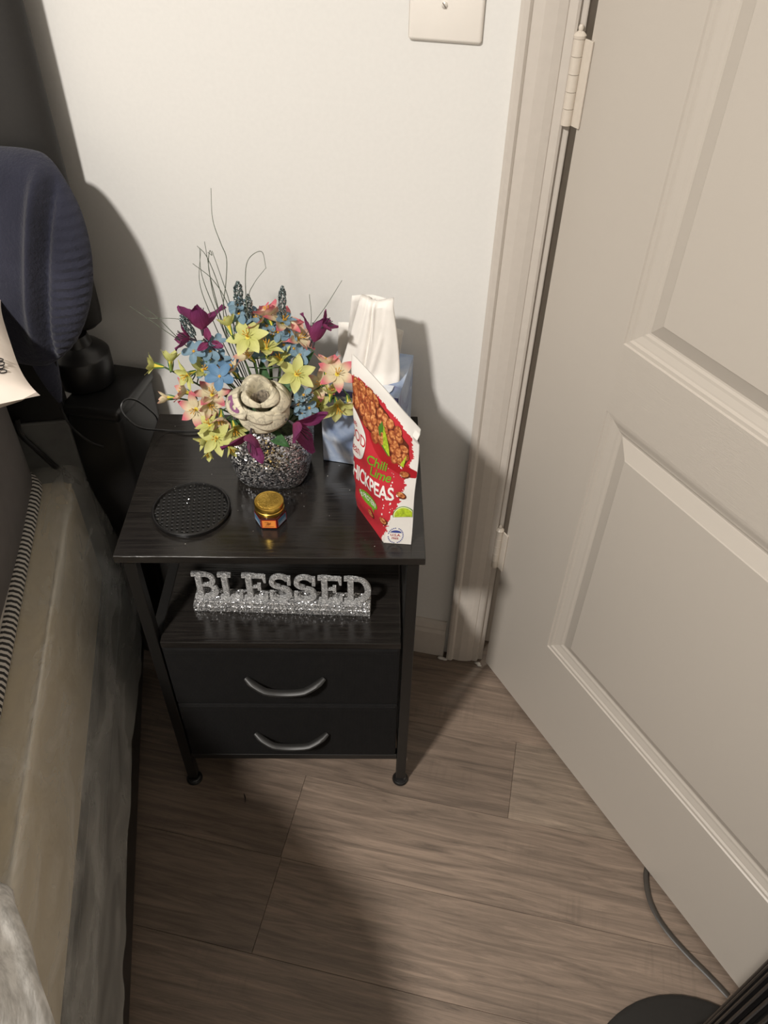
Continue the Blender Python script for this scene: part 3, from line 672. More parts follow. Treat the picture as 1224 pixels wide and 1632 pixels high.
GL = {'tall': 'tall thin grass blades rising at the upper left of the bouquet', 'looped': 'two thin grass blades bent over into a loop above the glitter picks', 'right': 'thin grass blades pointing to the upper right', 'left': 'pale thin grass blades stretching out to the far left'}
for k, bl in GRASS:
    t = empty('grass_spray', V0, 0, GL[k], 'artificial grass', 'thin grass sprays')
    for pts in bl:
        P = [Vector(p)-V0 for p in pts]
        if P[0].z < P[-1].z: P = P[::-1]
        P = spline(P+[Vector((P[-1].x*.3, P[-1].y*.3, -.005))], 6)
        b = NB(); tube(b, P, [.0005+.0007*i/len(P) for i in range(len(P))], 5, flat=.6); obj('blade', b, m_grass, t, True)
# leaves
lf = empty('leaf_spray', V0, 0, 'dark green leaves showing around the banknote rose', 'artificial leaves')
for a, c in LEAVES:
    A, B = Vector(a)-V0, Vector(c)-V0; d = B-A; L_ = d.length; side = d.cross(Vector((.1, -.7, .7))).normalized(); nn = side.cross(d).normalized()
    b = NB(); G = []
    for j in range(9):
        t_ = j/8; w = .008*math.sin(PI*(t_**.7))**.8+.0003
        G.append([b.verts.new(A+d*t_+side*w*u+nn*(abs(u)*.002+.010*t_*t_*-1)) for u in (-1, -.5, 0, .5, 1)])
    for j in range(8):
        for i in range(4): b.faces.new((G[j][i], G[j][i+1], G[j+1][i+1], G[j+1][i]))
    tube(b, [Vector((A.x*.3, A.y*.3, -.008)), A*.7, A], .0009, 5)
    obj('leaf', b, m_leaf, lf, True)

# ================================================================ TEXT HELPER (built-in font turned to flat mesh)
def text2d(s, size=1.0, bold=0.0, shear=0.0, spacing=1.0):
    cu = bpy.data.curves.new('t', 'FONT'); cu.body = s; cu.size = size; cu.offset = bold*size; cu.shear = shear; cu.space_character = spacing
    cu.resolution_u = 4
    o = bpy.data.objects.new('t', cu); COL.objects.link(o)
    me = bpy.data.meshes.new_from_object(o); bpy.data.objects.remove(o); bpy.data.curves.remove(cu)
    b = NB(); b.from_mesh(me); bpy.data.meshes.remove(me); bmesh.ops.triangulate(b, faces=b.faces)
    xs = [v.co.x for v in b.verts]; ys = [v.co.y for v in b.verts]
    cx = (max(xs)+min(xs))/2; cy = (max(ys)+min(ys))/2
    for v in b.verts: v.co.x -= cx; v.co.y -= cy
    return b, max(xs)-min(xs), max(ys)-min(ys)

# ================================================================ BANKNOTE ROSE
def note_mat():
    m = MT('banknote_paper', (214,204,176), .7, 0, .2)
    v = m.co(scale=(1, 1, 1))
    n0 = m.noise(v, 26, 3, .5, .5)
    ad = m.n('ShaderNodeVectorMath'); ad.operation = 'SCALE'; ad.inputs['Scale'].default_value = .05; m.l(n0.outputs['Color'], ad.inputs[0])
    a2 = m.n('ShaderNodeVectorMath'); a2.operation = 'ADD'; m.l(v, a2.inputs[0]); m.l(ad.outputs[0], a2.inputs[1])
    w = m.n('ShaderNodeTexWave'); w.inputs['Scale'].default_value = 16; w.inputs['Distortion'].default_value = 5; w.inputs['Detail'].default_value = 2; m.l(a2.outputs[0], w.inputs[0])
    e1 = m.noise(m.co(scale=(1, 1, 1)), 420, 3, .7)
    lines = m.mix(m.ramp(w.outputs[0], [(.55, (0,0,0)), (.75, (255,255,255))]), (0,0,0), m.ramp(e1.outputs[0], [(.42, (20,20,20)), (.60, (170,170,170))]))
    n1 = m.noise(v, 38, 2, .5, .8)
    blot = m.ramp(n1.outputs[0], [(.60, (0,0,0)), (.63, (120,120,120))])
    c = m.mix(lines, (212,203,178), (112,106,92)); c = m.mix(blot, c, (128,120,106))
    w2 = m.n('ShaderNodeTexWave'); w2.wave_type = 'RINGS'; w2.inputs['Scale'].default_value = 42; w2.inputs['Distortion'].default_value = 7; w2.inputs['Detail'].default_value = 1.5; m.l(a2.outputs[0], w2.inputs[0])
    c = m.mix(m.ramp(w2.outputs[0], [(.80, (0,0,0)), (.9, (150,150,150))]), c, (96,92,80))
    m.base(c); m.bump(n0.outputs[0], .2, .001); return m.m
m_note = note_mat(); m_noteback = plain('banknote_dark_print', (122,112,98), .7, nscale=260, namp=.35)
RP, RD = Vector(ROSE[0]), Vector(ROSE[1])
rose = empty('banknote_rose', (0, 0, 0), 0, 'rose folded from paper banknotes at the centre of the bouquet', 'paper rose')
rose.matrix_world = Matrix.Translation(RP) @ frame(RD).to_4x4() @ Matrix.Scale(1.1, 4)
def rsurf(a0, a1, rb, rt, z0, z1, peak, lip, drop, ph):
    def S(u, t, off=0.0):
        a = a0+(a1-a0)*u; w = math.cos((u-.5)*PI)
        top = z1 - peak*(1-w)
        if t < .5:
            q = t/.5; r = rb+(rt-rb)*q; z = z0+(top-z0)*math.sin(q*PI/2); r -= off
        else:
            q = (t-.5)/.5; L = lip*(.35+.65*w); r = rt+L*(q*.85+.15*math.sin(q*PI/2)); z = top-drop*(.4+.6*w)*q**1.35
            z += off*.7; r += off*.7
        r *= 1+.035*math.sin(3*a+ph)*t
        # a fold makes the lips angular, as creased paper is
        r *= 1-.14*abs(math.sin(1.5*a+ph))*max(0, t-.4)
        return Vector((r*math.cos(a), r*math.sin(a)*.94, z))
    return S
def rpetal(*p, mat=m_note):
    S = rsurf(*p); b = NB(); NU, NV = 18, 16; G = [[b.verts.new(S(i/NU, j/NV)) for i in range(NU+1)] for j in range(NV+1)]
    for j in range(NV):
        for i in range(NU): b.faces.new((G[j][i], G[j][i+1], G[j+1][i+1], G[j+1][i]))
    o = obj('petal', b, mat, rose, True)
    sm = o.modifiers.new('thick', 'SOLIDIFY'); sm.thickness = .0006; sm.offset = 0
    return S
D2 = math.radians
rpetal(D2(-30), D2(120), .003, .0095, -.030, -.004, .006, .001, .001, 0, mat=m_noteback)
rpetal(D2(100), D2(250), .003, .0105, -.030, -.006, .006, .001, .001, 2, mat=m_noteback)
rpetal(D2(230), D2(350), .004, .0110, -.030, -.005, .005, .001, .001, 1, mat=m_noteback)
rpetal(D2(30), D2(175), .008, .0150, -.030, .016, .012, .008, .006, 0)
rpetal(D2(150), D2(275), .008, .0160, -.030, .009, .008, .008, .007, 2)
rpetal(D2(265), D2(415), .008, .0155, -.030, .008, .008, .009, .008, 4)
rpetal(D2(60), D2(160), .014, .0230, -.034, .008, .012, .009, .010, 1)
rpetal(D2(-70), D2(50), .014, .0240, -.034, -.001, .008, .011, .012, 3)
rpetal(D2(200), D2(320), .014, .0245, -.034, -.003, .006, .010, .014, 5)
SL = rpetal(D2(138), D2(235), .018, .0265, -.038, -.002, .006, .019, .015, 0)
rpetal(D2(250), D2(360), .018, .0290, -.040, -.010, .005, .011, .018, 2)
rpetal(D2(-20), D2(70), .018, .0290, -.040, -.006, .006, .012, .016, 4)
rpetal(D2(205), D2(345), .016, .0290, -.046, -.018, .004, .009, .016, 1)
rpetal(D2(215), D2(330), .012, .0250, -.050, -.028, .004, .007, .012, 3)
t5, w5, h5 = text2d('5', 1.0, .03)
for v in t5.verts:
    x, y_ = v.co.x, v.co.y
    uu, tt = .60-y_*.62, .74+x*.40
    P_ = SL(uu, tt); nn = (SL(uu+.01, tt)-P_).cross(SL(uu, tt+.01)-P_).normalized()
    if nn.dot(Vector((P_.x, P_.y, .02))) < 0: nn = -nn
    v.co = P_+nn*.0012
obj('printed_numeral', t5, plain('purple_ink', (136,84,122), .7), rose)
b = NB(); tube(b, [(0, 0, -.03), (0, 0, -.05), Matrix.Identity(3) @ Vector((0, -.02, -.075))], [.012, .006, .002], 10); obj('stem', b, m_stem, rose, True)

# ================================================================ COASTER
CO = (-.4210, -.2880)
b = NB(); R_ = .0520
prof = [(.0465, 0), (.0505, .0), (R_, .0015), (R_+.0004, .0060), (R_-.0008, .0076), (R_-.0026, .0076), (.0485, .0058), (.0478, .0034), (.0465, .003)]
n = 64; rings = [[b.verts.new((r*math.cos(2*PI*k/n), r*math.sin(2*PI*k/n), z)) for k in range(n)] for r, z in prof]
for a_, c_ in zip(rings, rings[1:]+rings[:1]):
    for k in range(n): b.faces.new((a_[k], a_[(k+1) % n], c_[(k+1) % n], c_[k]))
m_bmatte2 = plain('black_rubber', (24,23,22), .55, 0, .35, 300, .05, .05)
cst = empty('perforated_coaster', (*CO, TZ), math.radians(20), 'round black perforated coaster with raised rim and glitter specks', 'coaster')
fixn(b); obj('rim', b, m_bplast, cst, True)
b = NB(); pit = .0068; hw = .0022
for k in range(-7, 8):
    c_ = k*pit; L_ = math.sqrt(max(0, .0478**2-c_*c_))
    box(b, -L_, L_, c_-hw, c_+hw, .0022, .0050, .0006, 1); box(b, c_-hw, c_+hw, -L_, L_, .0023, .0051, .0006, 1)
lathe(b, [(0, .0002), (.0470, .0002), (.0470, .0014), (0, .0014)], 40)
obj('perforated_plate', b, m_bmatte2, cst)
b = NB(); rr = random.Random(4)
for k in range(60):
    a = rr.uniform(PI*.3, PI*1.2) if rr.random() < .65 else rr.uniform(0, 6.28); r = (.049 - abs(rr.gauss(0, .006))) if rr.random() < .7 else rr.uniform(0, .045); s_ = rr.uniform(.0002, .0005)
    p = Vector((r*math.cos(a), r*math.sin(a), .0056 if r < .046 else .0080))
    q = [b.verts.new(p+Vector((s_*math.cos(k+j*PI/2), s_*math.sin(k+j*PI/2), rr.uniform(-.0003, .0003)))) for j in range(4)]; b.faces.new(q)
obj('glitter_specks', b, MT('speck2', (235,235,230), .15, .9).m, cst)['kind'] = 'stuff'

# ================================================================ BALM JAR
jr = empty('balm_jar', onstand(.1951, .0699, TZ), SA+math.radians(0), 'tiny hexagonal balm jar with embossed gold lid', 'jar')
def hexp(bm, R, z0, z1, a0=0, e=0):
    a = [bm.verts.new((R*math.cos(a0+k*PI/3), R*math.sin(a0+k*PI/3), z0)) for k in range(6)]; c = [bm.verts.new((R*math.cos(a0+k*PI/3), R*math.sin(a0+k*PI/3), z1)) for k in range(6)]
    for k in range(6): bm.faces.new((a[k], a[(k+1) % 6], c[(k+1) % 6], c[k]))
    bm.faces.new(a[::-1]); bm.faces.new(c)
b = NB(); b2 = NB(); hexp(b2, .0212, 0, .0185); bmesh.ops.bevel(b2, geom=list(b2.edges), offset=.0012, segments=3, affect='EDGES'); merge(b, b2)
obj('jar_body', b, plain('dark_amber_glass', (66,28,20), .12, 0, .6), jr, True)
for k in range(6):
    b = NB(); a = -PI/2+k*PI/3; ca, sa = math.cos(a), math.sin(a); tx, ty = -sa, ca; ap = .0212*math.cos(PI/6)+.0003
    def Q(u, z, o=0): return (ca*(ap+o)+tx*u, sa*(ap+o)+ty*u, z)
    def quad(u0, u1, z0, z1, o): return [b.verts.new(Q(u, z, o)) for u, z in ((u0, z0), (u1, z0), (u1, z1), (u0, z1))]
    cols = (0, 1) if k in (0, 3) else (2, 1)
    b.faces.new(quad(-.0098, .0098, .0025, .0165, 0)).material_index = 1
    b.faces.new(quad(-.0088, .0088, .0032, .0158, .0002)).material_index = cols[0]
    if cols[0] == 0:
        rr = random.Random(3)
        for j in range(6): x = rr.uniform(-.003, .003); z = .0075+j*.001; b.faces.new(quad(x-.003, x+.002, z, z+.0006, .0004)).material_index = 3
        b.faces.new(quad(-.006, .006, .0048, .0054, .0004)).material_index = 3
    else:
        b.faces.new(quad(-.0075, .0075, .0048, .0062, .0004)).material_index = 4; b.faces.new(quad(-.0075, .0075, .0078, .0086, .0004)).material_index = 4
    obj('label_panel', b, [plain('label_orange', (228,140,62), .45), plain('label_red', (180,48,38), .45), plain('label_blue', (70,116,150), .45), plain('label_ink', (96,46,20), .5), plain('label_pale', (190,206,214), .5)], jr)
b = NB(); lathe(b, [(0, .0345), (.0165, .0345), (.0172, .0350), (.0188, .0348), (.0194, .0340), (.0196, .0290), (.0189, .0282), (.0189, .0268), (.0196, .0260), (.0196, .0222), (.0188, .0212), (.0175, .0185), (0, .0185)], 48)
fixn(b); lid = obj('lid', b, m_gold2, jr, True)
b = NB(); lathe(b, [(0, .0352), (.0120, .0352), (.0155, .0349), (.0164, .0346)], 48); fixn(b); obj('embossed_disc', b, m_goldlid, lid, True)
# ================================================================ TISSUE BOX
TB = empty('tissue_box', (-.2770, -.1430, TZ), 0, 'blue and white cube tissue box behind the red snack pouch', 'tissue box')
def tb_mat():
    m = MT('tissue_box_print', (150,170,200), .35)
    v = m.co(scale=(1, 1, 1)); n = m.noise(v, 13, 4, .5, 1.6)
    c = m.ramp(n.outputs[0], [(.30, (104,106,150)), (.38, (132,150,182)), (.5, (164,178,200)), (.62, (212,216,224)), (.75, (150,166,192))])
    vo = m.n('ShaderNodeTexVoronoi'); vo.inputs['Scale'].default_value = 30; m.l(v, vo.inputs['Vector'])
    d = m.ramp(vo.outputs['Distance'], [(.06, (255,255,255)), (.10, (0,0,0))])
    c = m.mix(d, c, (232,236,240)); m.base(c); return m.m
m_tb = tb_mat(); m_tbp = plain('purple_blue_band', (84,86,142), .4); m_tis = plain('white_tissue', (238,234,228), .85, nscale=60, namp=.01, bump=.15, bd=.001)
m_film = plain('white_film', (214,220,228), .4)
S_, H_ = .108, .127
b = NB()
def bq(*p, mi=0):
    f = b.faces.new([b.verts.new(q) for q in p]); f.material_index = mi
W_ = .0006
box(b, 0, S_, 0, S_, 0, .001); box(b, 0, S_, 0, W_, 0, H_); box(b, 0, S_, S_-W_, S_, 0, H_); box(b, 0, W_, 0, S_, 0, H_); box(b, S_-W_, S_, 0, S_, 0, H_)
obj('box_shell', b, m_tb, TB)
# top panel with an oval opening
b = NB(); n = 40; O = []; I = []; I2 = []
for k in range(n):
    a = 2*PI*k/n+PI/4; c, s = math.cos(a), math.sin(a); q = .054/max(abs(c), abs(s))
    O.append(b.verts.new((.054+q*c, .054+q*s, H_+.0003))); I.append(b.verts.new((.054+.041*c, .056+.030*s, H_+.0003))); I2.append(b.verts.new((.054+.041*c, .056+.030*s, H_-.004)))
for k in range(n):
    b.faces.new((O[k], O[(k+1) % n], I[(k+1) % n], I[k])); b.faces.new((I[k], I[(k+1) % n], I2[(k+1) % n], I2[k]))
obj('top_panel', b, m_tb, TB)
b = NB(); box(b, .002, S_-.0005, -.0004, .0, H_-.010, H_, 0); box(b, .0885, .0905, -.0005, 0, .045, H_-.014); box(b, .003, .09, -.0005, 0, H_-.0155, H_-.0145)
obj('printed_band', b, m_tbp, TB)
# perforated flap folded out over the front edge
b = NB(); G = []
for j in range(9):
    t = j/8
    for_z = []
    for i in range(17):
        u = i/16*2-1; w = .041*math.sqrt(max(0, 1-(max(0, t-.45)/.56)**2)) ; x = .056+u*w
        yy = .026-.030*t
        if yy > -.0015: z = H_+.0012+.002*math.sin(PI*t)
        else: z = H_+.001-(-.0015-yy)*1.0
        y_ = max(yy, -.0025); z -= .020*max(0, t-.72)/.28
        for_z.append(b.verts.new((x, y_ - .0015*max(0, t-.8), z)))
    G.append(for_z)
for j in range(8):
    for i in range(16): b.faces.new((G[j][i], G[j][i+1], G[j+1][i+1], G[j+1][i]))
o = obj('opening_flap', b, m_film, TB, True)
# tissue standing out of the opening
ts = empty('tissue', (-.2770, -.1430, TZ), 0, 'white tissue pulled up out of the tissue box', 'tissue')
def sheet(rows, parent, name, thick=.0006):
    b = NB(); G = [[b.verts.new(p) for p in r] for r in rows]
    for j in range(len(G)-1):
        for i in range(len(G[0])-1): b.faces.new((G[j][i], G[j][i+1], G[j+1][i+1], G[j+1][i]))
    o = obj(name, b, m_tis, parent, True); md = o.modifiers.new('thick', 'SOLIDIFY'); md.thickness = thick; return o
rows = []
NJ, NI = 26, 40
for j in range(NJ+1):
    t = j/NJ; row = []
    z = H_-.004+.118*t
    xl = .013+(.0436-.013)*(t**.85); xr = .102+(.0866-.102)*(t**1.6)
    y0 = .040+.012*t
    if t > .94: y0 += .010*(t-.94)/.06
    for i in range(NI+1):
        u = i/NI; x = xl+(xr-xl)*u
        y_ = y0 - .013*math.sin(PI*u)**.7*(1-.45*t)
        y_ += .0060*math.exp(-((u-.40-.04*t)/.035)**2)*(1-.5*t)          # long vertical pleat
        y_ -= .0030*math.exp(-((u-.46-.04*t)/.03)**2)
        y_ += .0022*math.sin(9*u+2*t)*(1-t*.5) + .0012*math.sin(23*u-3*t)*(1-t)
        y_ += .0028*math.exp(-((u-.16-.1*t)/.05)**2)
        y_ -= .0020*math.exp(-(((u-.55)-(.35*(t-.2)))/.04)**2)*(1 if .15 < t < .6 else .3)
        if t < .14: y_ -= .016*((.14-t)/.14)**1.5*(math.sin(PI*min(1, max(0, (u-.35)/.65)))**.7 if u > .35 else 0)
        zz = z + (.004*math.sin(7*u+1) if t > .9 else 0)*((t-.9)/.1) - (.006*abs(u-.55)*2 if t > .97 else 0)
        row.append((x, y_, zz))
    rows.append(row)
sheet(rows, ts, 'front_fold')
rows = []
for j in range(13):
    t = j/12; row = []
    for i in range(13):
        u = i/12; x = .018+.068*u+.008*t*(1-2*u); row.append((x+.006*t, .060+.006*math.sin(PI*u)-.004*t, H_-.004+.116*t-.003*abs(u-.5)))
    rows.append(row)
sheet(rows, ts, 'back_fold')
for (x0, x1, xt0, xt1, zt, y0) in ((.008, .035, .010, .040, .190-.127, .062), (.075, .092, .080, .0985, .187-.127, .066)):
    rows = []
    for j in range(9):
        t = j/8; rows.append([((x0+(x1-x0)*i/8)*(1-t)+(xt0+(xt1-xt0)*i/8)*t, y0+.003*math.sin(PI*i/8)+.004*t, H_-.004+(zt+.004)*t) for i in range(9)])
    sheet(rows, ts, 'side_corner')

# ================================================================ SNACK POUCH
bag = empty('snack_pouch', (0, 0, 0), 0, 'red and white chili lime chickpea pouch standing at the table edge', 'snack bag')
def curve(pts):
    P = spline(pts, 16); L = [0]
    for a, c in zip(P, P[1:]): L.append(L[-1]+(c-a).length)
    T = L[-1]
    def f(s):
        s = max(0, min(1, s))*T
        for i in range(len(L)-1):
            if L[i+1] >= s: k = (s-L[i])/max(1e-9, L[i+1]-L[i]); return P[i].lerp(P[i+1], k)
        return P[-1].copy()
    return f
BZ = TZ+.0006
fb = curve([(-.196, -.188, BZ), (-.2050, -.222, BZ), (-.2055, -.228, BZ), (-.190, -.247, BZ), (-.172, -.267, BZ), (-.156, -.2855, BZ), (-.152, -.2865, BZ), (-.120, -.2825, BZ)])
fm = curve([(-.196, -.196, .70), (-.2085, -.228, .70), (-.190, -.254, .703), (-.162, -.272, .700), (-.142, -.277, .700), (-.1185, -.280, .700)])
ft = curve([(-.178, -.222, .785), (-.2110, -.226, .836), (-.186, -.241, .826), (-.160, -.256, .812), (-.138, -.269, .797), (-.1165, -.283, .786)])
def BS(s, v, off=0.0):
    a, m_, c = fb(s), fm(s), ft(s)
    p = a*((1-v)*(1-2*v)) + m_*(4*v*(1-v)) + c*(v*(2*v-1))
    crease = .0012*math.sin(17*s+9*v)*math.sin(PI*v) + .0010*math.sin(31*v-6*s)*math.sin(PI*s)
    p = p + Vector((-.62, -.75, .0))*(crease+off)
    if v > .86 and s > .95: p = p + Vector((.6, .5, 0))*-.004*(1-abs(v-.9)/.05 if abs(v-.9) < .05 else 0)
    return p
red_poly = [(-.1, -.1), (-.1, .915), (.30, .905), (.42, .93), (.60, .925), (.80, .90), (.925, .86), (.95, .78), (.955, .70), (.93, .60), (.90, .55), (.915, .47), (.87, .36), (.85, .30), (.84, .24), (.80, .20), (.79, .12), (.74, .05), (.72, -.1)]
def inside(x, y, P):
    c = False; j = len(P)-1
    for i in range(len(P)):
        if (P[i][1] > y) != (P[j][1] > y) and x < (P[j][0]-P[i][0])*(y-P[i][1])/(P[j][1]-P[i][1])+P[i][0]: c = not c
        j = i
    return c
m_red = MT('pouch_red', (192,50,60), .36); m_red.bump(m_red.noise(m_red.co(), 60, 3).outputs[0], .12, .002); m_red = m_red.m
m_pw = MT('pouch_white', (232,228,222), .34); m_pw.bump(m_pw.noise(m_pw.co(), 60, 3).outputs[0], .2, .002); m_pw = m_pw.m
b = NB(); NU, NV = 110, 130; rr = random.Random(2); G = [[b.verts.new(BS(i/NU, j/NV)) for i in range(NU+1)] for j in range(NV+1)]
for j in range(NV):
    for i in range(NU):
        s, v = (i+.5)/NU, (j+.5)/NV
        f = b.faces.new((G[j][i], G[j][i+1], G[j+1][i+1], G[j+1][i]))
        jx = .012*math.sin(41*v+7)*math.sin(90*v) if s > .7 else 0
        f.material_index = 0 if inside(s+jx+rr.uniform(-.008, .008), v+rr.uniform(-.004, .004), red_poly) else 1
obj('front_panel', b, [m_red, m_pw], bag, True)
b = NB(); G = []
for j in range(21):
    v = j/20; row = []
    for i in range(25):
        s = i/24; p0 = BS(0, v); p1 = BS(1, v); p = p0.lerp(p1, s).lerp(BS(s, v), v**1.5)
        p += Vector((.62, .75, 0))*(.030*math.sin(PI*s)*(1-v)**.6+.0008)
        row.append(b.verts.new(p))
    G.append(row)
for j in range(20):
    for i in range(24): b.faces.new((G[j][i], G[j+1][i], G[j+1][i+1], G[j][i+1]))
obj('back_panel', b, m_pw, bag, True)
LAY = [0]
def place(b, sc, vc, sx=1.0, sy=1.0, rot=0.0, mat=None, name='print', lay=1):
    """flat 2D mesh (metres) laid on the pouch around (sc, vc)"""
    W0, H0 = .157, .205
    bmesh.ops.triangulate(b, faces=b.faces)
    for _ in range(4):
        es = [e for e in b.edges if e.calc_length() > .005]
        if not es: break
        bmesh.ops.subdivide_edges(b, edges=es, cuts=1); bmesh.ops.triangulate(b, faces=b.faces)
    for v in b.verts:
        x, y_ = v.co.x*sx, v.co.y*sy; c, s = math.cos(rot), math.sin(rot)
        v.co = BS(sc+(x*c-y_*s)/W0, vc+(x*s+y_*c)/H0, .0002+.00022*lay)
    return obj(name, b, mat, bag)
def poly2(P, sub=1):
    b = NB(); f = b.faces.new([b.verts.new((x, y, 0)) for x, y in P]); bmesh.ops.triangulate(b, faces=b.faces); return b
def ell(rx, ry, n=18, a0=0, a1=360): return [(rx*math.cos(math.radians(a0+(a1-a0)*k/n)), ry*math.sin(math.radians(a0+(a1-a0)*k/n))) for k in range(n if a1-a0 == 360 else n+1)]
m_pea = MT('print_chickpea', (186,112,66), .45); _n = m_pea.noise(m_pea.co(), 260, 3); m_pea.base(m_pea.ramp(_n.outputs[0], [(.35, (128,62,34)), (.5, (188,112,64)), (.66, (222,160,104))])); m_pea = m_pea.m
m_dbr = plain('print_dark_brown', (92,42,28), .45); m_lime = plain('print_lime', (168,190,50), .45, nscale=300, namp=.15); m_limed = plain('print_lime_rind', (74,118,44), .45); m_limep = plain('print_lime_pith', (222,228,170), .45)
m_lw = plain('print_white', (238,234,228), .4, namp=.005); m_lr = plain('print_red_ink', (186,34,46), .4); m_gr = plain('print_green', (112,164,44), .4, namp=.02); m_dred = plain('print_dark_red', (164,30,38), .4, namp=.05)
m_blue = plain('print_blue', (60,72,140), .45)
m_peas = plain('print_chickpea_edge', (142,70,42), .45, nscale=300, namp=.2)
# bowl and chickpeas
bw = ell(.044, .020, 20, 180, 360); place(poly2(bw), .80, .655, rot=-.30, mat=m_dred, name='printed_bowl', lay=1)
dark = [(.315, .84), (.40, .90), (.55, .905), (.70, .885), (.82, .845), (.91, .79), (.925, .69), (.90, .63), (.80, .635), (.66, .675), (.50, .72), (.36, .77), (.31, .80)]
place(poly2([((s-.6)*.157, (v-.78)*.205) for s, v in dark]), .6, .78, mat=m_dbr, name='printed_shadow', lay=2)
b = NB(); rr = random.Random(8); k = 0
for j in range(6):
    for i in range(11):
        s = .315+.62*i/10+rr.uniform(-.012, .012)+(.02 if j % 2 else 0); v = .650+.245*j/5+rr.uniform(-.008, .008)
        if not inside(s, v, dark): continue
        rx, ry, a = rr.uniform(.0052, .0064), rr.uniform(.0064, .0080), rr.uniform(-.7, .7)
        P = [(x*math.cos(a)-y_*math.sin(a)+(s-.6)*.157, x*math.sin(a)+y_*math.cos(a)+(v-.78)*.205) for x, y_ in ell(rx, ry, 10)]
        P0 = [(s_x*.82+cx*.18+.0006, s_y*.82+cy*.18+.0008) for (s_x, s_y) in P for cx, cy in [((s-.6)*.157, (v-.78)*.205)]]
        f = b.faces.new([b.verts.new((x, y_, .0003*(k % 4))) for x, y_ in P]); f.material_index = 1
        b.faces.new([b.verts.new((x, y_, .0003*(k % 4)+.00012)) for x, y_ in P0]); k += 1
hh = [v.co.z for v in b.verts]
for v, h in zip(b.verts, hh): v.co = BS(.6+v.co.x/.157, .78+v.co.y/.205, .0008+h)
obj('printed_chickpeas', b, [m_pea, m_peas], bag)['kind'] = 'stuff'
def lime(sc, vc, R, rot, a0, a1, lay=6):
    for k, (q, mt) in enumerate(((1, m_limed), (.93, m_limep), (.84, m_lime))):
        place(poly2(ell(R*q, R*q*.92, 20, a0, a1)+([(0, 0)] if a1-a0 < 180 else [])), sc, vc, rot=rot, mat=mt, name='printed_lime', lay=lay+k)
place(poly2([(-.006, -.010), (.006, -.017), (.001, .004), (-.004, .014), (-.008, .006)]), .70, .745, 1.25, 1.25, mat=m_limed, name='printed_lime_wedge', lay=7)
place(poly2([(-.003, -.010), (.007, -.016), (.002, .004), (-.002, .012)]), .705, .745, 1.25, 1.25, mat=m_lime, name='printed_lime_wedge', lay=8)
place(poly2([(-.003, -.008), (.002, -.010), (.004, .010)]), .885, .665, mat=m_lime, name='printed_lime_wedge', lay=8)
lime(.93, .235, .0155, .12, -12, 192)
for s, v, a in ((.905, .555, .3), (.885, .385, -.3), (.745, .165, -.2), (.56, .13, -1.0)):
    place(poly2(ell(.0078, .0058, 16)), s, v, rot=a, mat=m_dbr, name='printed_chickpea', lay=2); place(poly2(ell(.0066, .0046, 16)), s-.004, v+.004, rot=a, mat=m_pea, name='printed_chickpea', lay=3)
# round logo: the GOOD bean
place(poly2(ell(.0270, .0305, 36)), .335, .620, mat=m_lw, name='printed_oval', lay=4)
for txt, dy, sz in (('the', .0155, .013), ('GOOD', .0, .0185), ('bean', -.0165, .0165)):
    t, w, h = text2d(txt, sz, .004); place(t, .325+(.012 if txt == 'the' else .0), .620+dy/.205, mat=m_lr, name='printed_words', lay=5)
for txt, s, v, sz in (('Chili', .640, .555, .0185), ('Lime', .665, .485, .0185)):
    t, w, h = text2d(txt, sz, .012, .35, .95); place(t, s, v, rot=.10, mat=m_gr, name='printed_words', lay=3)
t, w, h = text2d('CHICKPEAS', .024, .022, 0, .95); place(t, .500, .375, .84, 1.15, rot=.03, mat=m_lw, name='printed_words', lay=3)
place(poly2(ell(.0235, .0088, 28)), .505, .230, mat=m_gr, name='printed_bubble', lay=2)
place(poly2([(.006, -.004), (.016, -.004), (.017, -.013)]), .505, .230, mat=m_gr, name='printed_bubble', lay=2)
t, w, h = text2d('5g PROTEIN', .0085, .012); place(t, .505, .231, .9, 1.25, mat=m_lw, name='printed_words', lay=4)
b = NB(); rr = random.Random(5)
for k in range(34):
    s = rr.choice([.86, .80, .74])+rr.uniform(-.02, .02); v = rr.uniform(.1, .56) if s < .85 else rr.uniform(.42, .62); r = rr.uniform(.0003, .0012)
    b.faces.new([b.verts.new(BS(s+x/.157, v+y_/.205, .0008)) for x, y_ in ell(r, r*1.6, 6)])
obj('printed_salt', b, m_lw, bag)['kind'] = 'stuff'
# round origin seal
place(poly2(ell(.0078, .0050, 18, 12, 168)), .868, .082, mat=m_blue, name='printed_seal', lay=2)
t, w, h = text2d('U.S.A.', .0056, .012); place(t, .868, .070, mat=m_dred, name='printed_words', lay=3)
t, w, h = text2d('FREE', .0044, .010); place(t, .868, .044, mat=m_dred, name='printed_words', lay=3)
b = NB()
for k in range(26):
    a = k*2*PI/26
    if k % 7 == 6: continue
    P = [(.0098*math.cos(a+q)*r_, .0118*math.sin(a+q)*r_) for q, r_ in ((-.07, .93), (.07, .93), (.07, 1.07), (-.07, 1.07))]
    b.faces.new([b.verts.new(BS(.868+x/.157, .066+y_/.205, .0008)) for x, y_ in P])
obj('printed_seal_ring', b, m_blue, bag)

# ================================================================ BED (set askew to the wall)
BA = math.radians(22.7)
bed = empty('bed', (-.00924, -1.00793, 0), BA, 'grey-sheeted bed on a plastic-wrapped box spring at the left', 'bed')
m_beige = MT('beige_damask', (208,190,160), .85, 0, .2); _n = m_beige.noise(m_beige.co(), 55, 3); m_beige.bump(_n.outputs[0], .5, .003); m_beige = m_beige.m
m_sheet = plain('grey_fitted_sheet', (104,100,98), .9, 0, .2, 30, .03, .15, .002); m_matt = fabric('pale_mattress_knit', (196,190,182), 1200)
